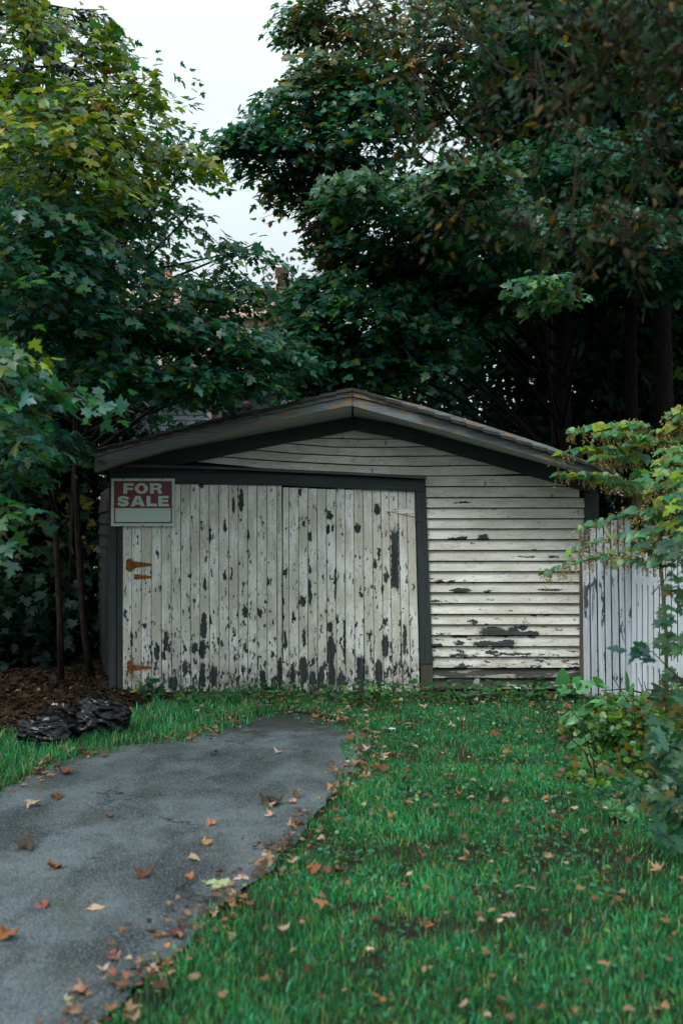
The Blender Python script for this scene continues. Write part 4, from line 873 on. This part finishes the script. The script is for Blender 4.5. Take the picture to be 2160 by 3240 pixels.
twiggy('grape_vine', 'dark large leafed vine hanging close to the viewer at the right edge', [[(2330, 3000, 5.0), (2300, 2300, 5.2), (2230, 1800, 5.4), (2150, 1560, 5.6)], [(2280, 2400, 5.1), (2180, 2180, 5.1), (2060, 2060, 5.2)], [(2250, 1900, 5.3), (2150, 1780, 5.4), (2060, 1880, 5.4)]],
    [(2150, 1640, 6.2, 60, 100, .3, 40, KP + DK, (-.8, 0, -.3)), (2160, 1800, 5.6, 60, 110, .3, 50, DK, (-.8, 0, -.4)), (2155, 1990, 5.3, 50, 90, .25, 26, DK, (-1, 0, -.3)), (2090, 1700, 5.8, 40, 60, .2, 10, DK, (-1, 0, -.3)), (2060, 2060, 5.2, 60, 40, .15, 12, [(1, (.03, .10, .08))], (-1, 0, -.2)), (1985, 2060, 5.2, 50, 16, .1, 5, [(1, (.035, .12, .10))], (-1, 0, -.15)), (2150, 2190, 5.2, 60, 70, .25, 32, DK, (-.8, 0, -.5)), (2130, 2370, 5.0, 70, 120, .25, 74, DK, (-.8, 0, -.6)), (2140, 2560, 4.9, 80, 110, .2, 64, DK, (-.7, 0, -.6)), (2080, 1500, 6.6, 60, 40, .3, 20, KP, (-.8, 0, -.3)), (2190, 1500, 6.4, 60, 100, .3, 40, KP, (-.8, 0, -.3))],
    .085, T_MAPLE, 240)
twiggy('sapling', 'low sapling with four bright green heart shaped leaves at the garage corner', [[(1815, 2215, 9.3), (1808, 2180, 9.3), (1800, 2160, 9.3)]],
    [(1778, 2162, 9.3, 4, 3, .03, 1, [(1, (.10, .34, .12))], (-.3, -.3, .9)), (1817, 2172, 9.3, 3, 2, .02, 1, [(1, (.08, .30, .10))], (.1, -.2, 1.)), (1795, 2178, 9.25, 3, 2, .02, 1, [(1, (.10, .36, .13))], (-.8, -.3, -.6)), (1822, 2182, 9.25, 3, 2, .02, 1, [(1, (.10, .36, .12))], (.3, -.4, -.8)), (1800, 2190, 9.3, 16, 10, .05, 3, [(1, (.04, .15, .06))], (.3, -.4, -.5))],
    .15, T_HEART, 20, cat='plant')
LG = [(1, (.12, .36, .13)), (1, (.07, .24, .09))]
twiggy('elm_sapling', 'pale green serrated leaf branch reaching left in front of the fence foot', [[(2080, 2290, 7.4), (2000, 2200, 7.5), (1930, 2215, 7.5), (1870, 2250, 7.5), (1810, 2268, 7.5)], [(2060, 2200, 7.5), (1980, 2180, 7.5), (1900, 2185, 7.5)], [(2060, 2330, 7.2), (1930, 2300, 7.2), (1850, 2350, 7.2)]],
    [(1830, 2250, 7.5, 20, 8, .06, 4, LG, (-1, 0, -.35)), (1900, 2225, 7.5, 30, 12, .06, 5, LG, (-.9, 0, -.5)), (1985, 2195, 7.5, 30, 10, .06, 4, LG, (-.8, 0, .2)), (1920, 2178, 7.5, 26, 8, .05, 3, LG, (-.9, 0, .2)), (1870, 2320, 7.2, 30, 14, .06, 4, LG, (-.8, 0, -.6)), (1845, 2345, 7.2, 20, 12, .06, 3, LG, (-.6, 0, -.8))],
    .16, T_OVAL, 60, cat='plant')
BRM = [(3, (.05, .20, .05)), (2, (.12, .24, .03)), (1, (.26, .17, .02)), (2, (.03, .12, .05)), (.9, (.15, .06, .03))]
stm = []
for k in range(16):
    x = rng.uniform(1880, 2150); Y = rng.uniform(6.2, 7.6); g = HY + EYE * F / Y
    stm.append([(x, g, Y), (x - rng.uniform(10, 50), g - rng.uniform(60, 130), Y), (x - rng.uniform(20, 120), g - rng.uniform(150, 260), Y)])
twiggy('bramble_bush', 'tangled low bush of small yellow green leaves and reddish twigs below the fence', stm,
    [(2020, 2310, 7.2, 150, 100, .4, 1100, BRM, (-.4, 0, .2)), (1930, 2440, 6.9, 110, 70, .35, 600, BRM, (-.4, 0, .2)), (2080, 2440, 6.6, 120, 100, .35, 900, BRM, (-.3, 0, .2)), (1900, 2310, 7.6, 130, 60, .35, 500, BRM, (-.4, 0, .2)), (2080, 2590, 6.0, 130, 90, .3, 800, DK, (-.3, 0, .1)), (1900, 2470, 6.5, 120, 50, .3, 500, BRM, (-.4, 0, .2)), (2030, 2300, 7.0, 130, 70, .3, 600, BRM, (-.4, 0, .2)), (1960, 2250, 8.3, 120, 50, .3, 420, BRM, (-.4, 0, .2)), (2120, 2250, 7.4, 90, 90, .3, 600, BRM + DK, (-.4, 0, .2)), (2060, 2270, 7.6, 110, 60, .3, 500, BRM, (-.3, 0, .2))],
    .055, T_ROUND, 60)
twiggy('hydrangea_seedling', 'small bright green bush at the lawn edge below the brambles', [[(1990, 2520, 6.2), (1970, 2480, 6.2)]],
    [(1880, 2400, 6.9, 60, 24, .2, 160, [(1, (.07, .24, .05))], (-.2, 0, .3)), (2000, 2530, 6.1, 60, 50, .25, 260, [(1, (.04, .19, .08)), (1, (.03, .13, .06))], (-.2, 0, .3)), (1960, 2600, 5.7, 50, 30, .2, 90, [(1, (.07, .24, .08))], (-.2, 0, .3))],
    .045, T_ROUND, 40)
twiggy('maple_seedling', 'maple seedling growing in front of the left door planks by the bottom hinge', [[(480, 2215, 9.4), (480, 2180, 9.4), (478, 2155, 9.4)], [(480, 2200, 9.4), (450, 2180, 9.4)], [(480, 2200, 9.4), (512, 2178, 9.4)]],
    [(480, 2150, 9.35, 14, 6, .05, 5, GREEN, (0, -.7, .1)), (455, 2180, 9.35, 26, 8, .06, 8, GREEN, (-.4, -.7, 0)), (510, 2180, 9.35, 22, 10, .06, 8, GREEN, (.4, -.7, 0)), (480, 2195, 9.3, 40, 8, .06, 10, GREEN, (0, -.7, 0))],
    .09, T_MAPLE, 40, cat='plant')

# ------------------------------------------------------------------ grass, weeds, litter
def scatter(poly_px, dens, pred=None):
    poly = np.array([G(*q) for q in poly_px]); lo, hi = poly.min(0), poly.max(0); n = int((hi - lo).prod() * dens); p = rng.uniform(lo, hi, (n, 2)); p = p[inside(p, poly)]
    ins_ = inside(p, dd); creep = (edge_dist(p, list(dd) + [dd[0]]) < .03 + .19 * np.clip((p[:, 1] - 6.5) / 1, 0, 1) + (.06 + .19 * np.clip((p[:, 1] - 6.5) / 1, 0, 1)) * np.array([noise.noise(Vector((a * 3, b * 3, 30))) for a, b in p])) & (rng.uniform(0, 1, len(p)) < .4) 
    return p[~ins_ | creep]
lawn = [(-60, 2262), (255, 2320), (270, 2292), (420, 2225), (700, 2205), (900, 2203), (1400, 2193), (1900, 2208), (2300, 2260), (2420, 3400), (100, 3560), (-400, 3560)]
# left strip of grass between litter and asphalt, the apron and the right lawn
lawnR = [(760, 2208), (1000, 2199), (1400, 2193), (1860, 2206), (2330, 2280), (2700, 3500), (-100, 3600), (300, 3100), (900, 2560), (1100, 2330), (760, 2290)]
lawnL = [(-500, 2420), (-60, 2330), (60, 2330), (100, 2372), (240, 2372), (250, 2340), (375, 2320), (390, 2270), (480, 2235), (760, 2208), (820, 2290), (-60, 2560), (-600, 2800)]
def blades(p, hmin, hmax, pal, wmul=1.0):
    n = len(p); z = ground_z(p); cl_ = np.array([noise.noise(Vector((a * 3.1, b * 3.1, 5))) for a, b in p]); h = rng.uniform(hmin, hmax, n) * (1 + .5 * cl_)
    a = rng.uniform(0, 2 * math.pi, n); la = rng.uniform(0, 2 * math.pi, n); ln_ = rng.uniform(.1, .75, n) * h; wd = rng.uniform(.0012, .0026, n) * wmul
    sx = np.stack([np.cos(a), np.sin(a), 0 * a], 1) * wd[:, None]; lv = np.stack([np.cos(la), np.sin(la), 0 * la], 1)
    b = np.column_stack([p, z - .004]); m1 = b + lv * (ln_ * .35)[:, None] + np.stack([0 * h, 0 * h, h * .6], 1); tp = b + lv * ln_[:, None] + np.stack([0 * h, 0 * h, h * rng.uniform(.72, 1, n)], 1)
    V = np.stack([b - sx, b + sx, m1 - sx * .8, m1 + sx * .8, tp], 1).reshape(-1, 3); i = (np.arange(n) * 5)[:, None]
    Fc = np.concatenate([i + np.array([[0, 1, 3]]), i + np.array([[0, 3, 2]]), i + np.array([[2, 3, 4]])], 0)
    return V, Fc, np.repeat(pick_col(pal, n, .42) * np.exp(.5 * np.array([noise.noise(Vector((a_ * 1.9, b_ * 1.9, 12))) for a_, b_ in p]))[:, None], 5, 0)
GP = [(3, (.040, .32, .16)), (4, (.012, .17, .070)), (4, (.030, .24, .075)), (1.5, (.008, .10, .05)), (1.6, (.12, .29, .04)), (.9, (.34, .27, .11))]
pR = scatter(lawnR, 10500); dE = edge_dist(pR, [tuple(q) for q in dd]); keepm = (rng.uniform(0, 1, len(pR)) < np.clip(dE / .07, .45, 1))
bare = np.array([noise.noise(Vector((a * 1.3, b * 1.3, 9))) for a, b in pR]); bare2 = np.array([noise.noise(Vector((a * 5, b * 5, 4))) for a, b in pR]); fade = np.clip((bare + .55 + bare2 * .9) * 1.5, .18, 1); farthin = np.where(pR[:, 1] > 8.2, .55, 1.0)
pR = pR[keepm & (rng.uniform(0, 1, len(pR)) < fade * farthin)]
V, Fc, C = blades(pR, .022, .068, GP); o = np_obj('lawn_grass', V, Fc, C, M['grass']); tag(o, 'green lawn grass right of the driveway', kind='stuff')
pL = scatter(lawnL, 4200); pL = pL[rng.uniform(0, 1, len(pL)) < np.array([.75 + .8 * noise.noise(Vector((a * 2.2, b * 2.2, 1))) for a, b in pL])]
V, Fc, C = blades(pL, .05, .13, GP, 1.3); o = np_obj('verge_grass', V, Fc, C, M['grass']); tag(o, 'tufted grass verge along the left edge of the driveway', kind='stuff')
def flat_leaves(name, label, p, size, pal, tpl, hz_=(0, .03), tilt=.35, mat='leaf', kind='stuff'):
    n = len(p); z = ground_z(p) + rng.uniform(*hz_, n); a = rng.uniform(0, 2 * math.pi, n); d = np.stack([np.cos(a), np.sin(a), rng.normal(0, .2, n)], 1)
    nn = rng.normal(0, tilt, (n, 3)); nn[:, 2] += 1; LS = Leaves(); LS.add(np.column_stack([p, z + .012]), d, nn, size * rng.uniform(.6, 1.3, n), pick_col(pal, n)); o = LS.build(tpl, None, 0, name, mat=mat); tag(o, label, kind=kind); return o
pw = scatter(lawnR, 480); pw = pw[(pw[:, 1] > 4.4) | (rng.uniform(0, 1, len(pw)) < .25)]; pw = pw[np.array([noise.noise(Vector((a * 1.6, b * 1.6, 20))) for a, b in pw]) > -.12]
flat_leaves('lawn_clover', 'small broad leaved weeds and clover through the lawn', pw, .023, [(3, (.045, .21, .11)), (2, (.03, .17, .07)), (1, (.12, .25, .05))], T_ROUND, (.0, .045), .8)
pwn = scatter([(560, 2212), (760, 2206), (1000, 2198), (1400, 2192), (1850, 2204), (1850, 2235), (1200, 2235), (900, 2245), (560, 2265)], 560)
flat_leaves('foundation_weeds', 'leafy weeds crowding the foot of the garage doors', pwn[np.array([noise.noise(Vector((a * 2.4, b * 2.4, 2))) for a, b in pwn]) > -.15], .05, [(3, (.04, .19, .05)), (2, (.025, .11, .05)), (1, (.10, .24, .04))], T_ROUND, (0, .17), .6)
DRY = [(3, (.27, .16, .09)), (3, (.19, .09, .045)), (3, (.10, .05, .03)), (1, (.42, .30, .20)), (.7, (.30, .10, .045))]
litter_px = [(-700, 2190), (-60, 2175), (345, 2185), (560, 2205), (420, 2235), (380, 2270), (300, 2300), (240, 2340), (60, 2330), (-60, 2345), (-700, 2420)]
pl_ = scatter(litter_px, 900)
flat_leaves('leaf_litter', 'brown leaf litter on the bare soil behind the rubbish bags', pl_, .06, [(4, (.045, .026, .017)), (3, (.025, .015, .011)), (1.2, (.09, .048, .028)), (.2, (.34, .22, .12))], T_MAPLE_S, (0, .03), .6, 'dry_attr')
pb = scatter([(-900, 2120), (340, 2120), (340, 2190), (-900, 2200)], 500)
flat_leaves('leaf_litter', 'dark leaf litter under the slender maples', pb, .07, [(4, (.05, .028, .018)), (2, (.03, .018, .012))], T_MAPLE_S, (0, .02), .6, 'dry_attr')
# crumbs gathered along both driveway edges
eg = np.array([tuple(q) for q in rp]); el = np.array([tuple(q) for q in lp])
def along(poly, n, off):
    seg = np.hypot(*np.diff(poly, axis=0).T); cum = np.concatenate([[0], np.cumsum(seg)]); s = rng.uniform(0, cum[-1], n)
    p = np.stack([np.interp(s, cum, poly[:, 0]), np.interp(s, cum, poly[:, 1])], 1); return p + rng.normal(0, off, (n, 2))
pc = np.concatenate([along(eg, 800, .10), along(el, 600, .12)]); pc = pc[np.array([noise.noise(Vector((a * 2.3, b * 2.3, 8))) for a, b in pc]) > -.12]
flat_leaves('leaf_crumbs', 'crumbled dry leaf pieces gathered along the driveway edges', pc, .032, DRY, T_MAPLE_S, (0, .03), .6, 'dry_attr')
ps = np.concatenate([scatter(lawnR, 40), scatter([(560, 2212), (1000, 2200), (1850, 2204), (1850, 2240), (1100, 2262), (560, 2290)], 120)]); flat_leaves('leaf_crumbs', 'small dead leaf pieces lying through the lawn', ps, .035, DRY, T_MAPLE_S, (.03, .055), .5, 'dry_attr')
pd = rng.uniform((-2.5, 2.8), (1, 8.8), (420, 2)); pd = pd[inside(pd, drive)]
LSx = Leaves(); n = len(pd); a = rng.uniform(0, 6.28, n); LSx.add(np.column_stack([pd, np.full(n, .010)]), np.stack([np.cos(a), np.sin(a), 0 * a], 1), np.tile((0, 0, 1.), (n, 1)) + rng.normal(0, .3, (n, 3)), rng.uniform(.006, .016, n), pick_col(DRY, n))
tag(LSx.build(T_OVAL, None, 0, 'leaf_crumbs', mat='dry_attr'), 'tiny leaf specks scattered over the asphalt', kind='stuff')

# individual fallen leaves
from mathutils import Matrix
def curl_mesh(k):
    T, Fc = T_MAPLE; V = T.copy(); r = np.random.default_rng(k); x, y = V[:, 0], V[:, 1]
    V[:, 2] = (r.uniform(.4, 1.9)) * x ** 2 * (1 if r.random() < .6 else -.6) + r.uniform(-.6, 1.3) * (y - .4) ** 2 + r.normal(0, .06, len(V)); V[:, :2] += r.normal(0, .05, (len(V), 2)); V[:, 1] -= .35
    V[:, 2] -= V[:, 2].min(); return np_mesh('fallen_leaf', V, Fc, None, M['dry'])
curls = [curl_mesh(k) for k in range(8)]
_V = T_MAPLE[0].copy(); _V[:, 2] *= .35; _V[:, 2] -= _V[:, 2].min(); _V[:, 1] -= .35; curls.append(np_mesh('fallen_leaf', _V, T_MAPLE[1], None, M['dry']))
COLS = {'tan': (.34, .22, .13), 'rust brown': (.22, .085, .04), 'dark brown': (.085, .045, .028), 'pale pinkish': (.46, .31, .24), 'orange': (.34, .15, .06)}
def fallen(p, size, colname, label, group=None, rgb=None, z=0.0, k=None):
    o = link(bpy.data.objects.new('fallen_leaf', curls[int(rng.integers(8)) if k is None else k])); zz = float(ground_z(np.array([p]))[0])
    o.location = (p[0], p[1], max(zz, .0) + .008 + z); o.rotation_euler = (rng.normal(0, .25), rng.normal(0, .25), rng.uniform(0, 6.28)); o.scale = (size,) * 3
    c = np.array(rgb or COLS[colname]) * math.exp(rng.normal(0, .12)); o.color = (*[float(q) for q in c], 1); tag(o, label, 'leaf', group); return o
spec = [((690, 2802), .135, 'large pale yellow green maple leaf lying flat on the lower driveway', (.42, .50, .28)), ((765, 2783), .08, 'pale pink leaf just right of the big yellow green leaf on the asphalt', (.55, .40, .34)),
    ((860, 2545), .13, 'big dark brown curled leaf standing up on the upper right driveway', (.06, .04, .03)), ((852, 2560), .07, 'pale leaf tucked under the big dark curled leaf', (.55, .38, .28)), ((926, 2545), .06, 'small pinkish leaf right of the dark curled leaf on asphalt', (.55, .33, .26)), ((852, 2586), .055, 'small tan leaf below the dark curled leaf on asphalt', (.46, .30, .2)),
    ((672, 2614), .06, 'orange brown leaf alone in the middle of the driveway', (.46, .2, .1)), ((652, 2674), .075, 'bright tan leaf with raised lobe on the middle driveway', (.52, .32, .14)), ((610, 2728), .055, 'small pale leaf left of the big yellow green leaf', (.52, .38, .28)), ((452, 2778), .09, 'dark reddish curled leaf on the lower middle driveway', (.14, .05, .035)),
    ((168, 2753), .08, 'upright rust coloured curled leaf on the left driveway', (.34, .12, .04)), ((75, 2690), .11, 'dark shrivelled leaf at the left edge of the driveway', (.07, .05, .035)), ((105, 2555), .085, 'pale split leaf lying on the left upper driveway', (.5, .36, .25)), ((180, 2530), .08, 'brown shrivelled leaf upper left on the driveway', (.12, .07, .04)),
    ((303, 2877), .075, 'pale tan leaf lying flat low on the driveway', (.55, .38, .27)), ((140, 2872), .06, 'muted red leaf on the lower left driveway', (.33, .11, .08)), ((566, 2965), .08, 'dark purple brown leaf near the grass edge low on the driveway', (.10, .045, .05)), ((250, 3148), .08, 'pinkish tan leaf near the bottom of the driveway', (.45, .25, .17)),
    ((214, 3172), .05, 'tiny pale green leaf near the bottom of the driveway', (.4, .48, .3)), ((355, 3040), .06, 'rosy curled leaf on the lower driveway', (.4, .22, .17)), ((15, 2975), .1, 'orange brown twiggy leaf at the left image edge', (.36, .14, .05)), ((875, 2386), .06, 'pale leaf alone on the far driveway', (.6, .4, .3)), ((375, 2515), .055, 'muddy leaf left of centre on the upper driveway', (.2, .12, .07)),
    ((680, 2390), .06, 'dark twig like leaf on the far driveway', (.05, .04, .03)), ((210, 2452), .1, 'brown leaf pair near the left verge', (.2, .09, .05)), ((600, 2780), .045, 'small rusty leaf left of the yellow green leaf', (.42, .17, .08)), ((345, 2590), .05, 'thin reddish leaf left of centre on the driveway', (.3, .13, .09))]
for i_, (q, s, lab, rgb) in enumerate(spec):
    o = fallen(G(*q), s, None, lab, rgb=rgb, k=8 if i_ in (0, 1, 14) else None)
    if i_ in (0, 1, 14): o.rotation_euler = (.03, .02, [1.2, 2.2, .4][(0, 1, 14).index(i_)])
def names_for(i): return list(COLS)[i]
for poly, nm, cnt, off, grp in ((eg, 'right', 88, .09, 'fallen leaves along the right driveway edge'), (el, 'left', 52, .07, 'fallen leaves along the left driveway edge')):
    for p in along(poly, cnt * 2, off):
        if noise.noise(Vector((p[0] * 1.7, p[1] * 1.7, 3))) < 0: continue
        c = names_for(int(rng.choice(5, p=[.3, .22, .2, .2, .08])))
        if p[1] < 4.8 and rng.random() < .15: continue
        fallen(p, rng.uniform(.035, .07) * (.8 if p[1] < 5 else 1), c, f'{c} dry maple leaf in the drift along the ' + ('near' if p[1] < 4.6 else 'middle' if p[1] < 6.6 else 'far') + f' {nm} edge of the driveway', grp, z=rng.uniform(0, .035))
pts_l = scatter(lawnR, 14); rng.shuffle(pts_l)
kk = 0
for p in pts_l:
    px, py = project(np.array([[p[0], p[1], 0]]));
    if not (-20 < px[0] < 2180 and py[0] < 3260): continue
    near = py[0] > 2700; c = names_for(int(rng.choice(5, p=[.28, .24, .18, .16, .14]))); fallen(p, rng.uniform(.045, .08), c, f'{c} fallen leaf caught in the ' + ('near lawn in the lower right' if near else 'far lawn in front of the garage'), 'fallen leaves on the lawn', z=rng.uniform(.03, .055)); kk += 1
    if kk > 64: break

# ------------------------------------------------------------------ rubbish bags
t = NT('black_plastic'); c = t.coord(); n1 = t.noise(t.scale(c, (5, 9, 16)), 1, 3, .5, 1.5); v1 = t.n('TexVoronoi', _feature='DISTANCE_TO_EDGE', Vector=t.n('VectorMath', _operation='MULTIPLY_ADD', i0=n1.outputs['Color'], i1=(.25, .25, .25), i2=c).outputs[0], Scale=6.0)
M['bag'] = t.done(t.bsdf((.004, .004, .005), .17, .3, t.math('ADD', t.math('MULTIPLY', n1.outputs[0], .6), v1.outputs[0]), .4, .02))
def bag(label, c, rx, ry, rz, seed, neck):
    import bmesh
    bm = bmesh.new(); bmesh.ops.create_icosphere(bm, subdivisions=5, radius=1)
    for v in bm.verts:
        p = v.co.copy(); n3 = noise.noise(p * 1.3 + Vector((seed, 0, 0))) * .22; rd = 1 - abs(noise.noise(Vector((p.x * 2.2, p.y * 2.2, p.z * 4 + seed)))); rd2 = 1 - abs(noise.noise(p * 6 + Vector((0, seed, 0))))
        ang = math.atan2(p.z, p.y); pleat = math.sin(ang * 9 + noise.noise(p * 2) * 4) * .05 * max(0, abs(p.x) - .2)
        cre = 1 - abs(noise.noise(Vector((p.x * 1.6 + seed, p.y * 3.2, p.z * 3.2)))) * 2; s = 1 + n3 * .8 + max(0, cre - .55) * .35 + (rd - .8) * .12 + pleat; s *= 1 - .35 * max(0, p.x * neck) ** 2.5
        q = p * s; q.x *= rx; q.y *= ry; q.z *= rz; q.z = max(q.z + rz * .72, 0.0 + .002 * noise.noise(p * 9)); v.co = q
    me = bpy.data.meshes.new('bag'); bm.to_mesh(me); bm.free(); smooth(me); me.materials.append(M['bag'])
    root = empty('rubbish_bag', c); tag(root, label, 'rubbish bag'); o = link(bpy.data.objects.new('bag', me)); o.parent = root
    mb = MB(); x = neck * rx; pts = [(x * .80, 0, rz * .85), (x * .98, -.01, rz * .95), (x * 1.12, .0, rz * 1.05), (x * 1.25, .02, rz * 1.35)]; mb.tube(pts, [.05, .018, .03, .055], 9); o = obj('knot', mb.v, mb.f, M['bag'], None, True); o.parent = root; return root
q = G(150, 2372); bag('low black plastic rubbish bag lying nearer, on the grass verge', (q[0], q[1] + .1, .0), .25, .18, .135, 3.1, 1)
q = G(300, 2328); bag('taller black plastic rubbish bag lying behind against the leaf litter', (q[0], q[1] + .12, .0), .23, .19, .165, 8.7, -1)
# board on the ground and pale scraps of paper
mb = MB(); a = G(1440, 2215); mb.loft([[(a[0] + d_, a[1] + y_, z_) for y_, z_ in ((0, .03), (.12, .03), (.12, .055), (0, .055))] for d_ in (0, .4)]); o = mb.build('loose_board', M['side_bare'] if 'side_bare' in M else M['picket_grey']); tag(o, 'weathered grey board lying in the weeds below the clapboards', 'board')
def scrap(px, py, s, lab):
    q = G(px, py); n = 7; V = [(q[0] + (i - 3) * s / 6, q[1] + (j - 3) * s / 6, .02 + .03 * noise.noise(Vector((i * .7, j * .7, px))) + .02) for i in range(n) for j in range(n)]
    Fq = [(i * n + j, i * n + j + 1, (i + 1) * n + j + 1, (i + 1) * n + j) for i in range(n - 1) for j in range(n - 1)]
    o = obj('paper_scrap', V, Fq, M['hs_trim'], None, True); tag(o, lab, 'litter')
scrap(1636, 2188, .07, 'crumpled white paper scrap under the clapboard wall'); scrap(1240, 2322, .05, 'white scrap beside the top right end of the driveway'); scrap(175, 2243, .05, 'small white scrap on the brown leaf litter behind the bags')
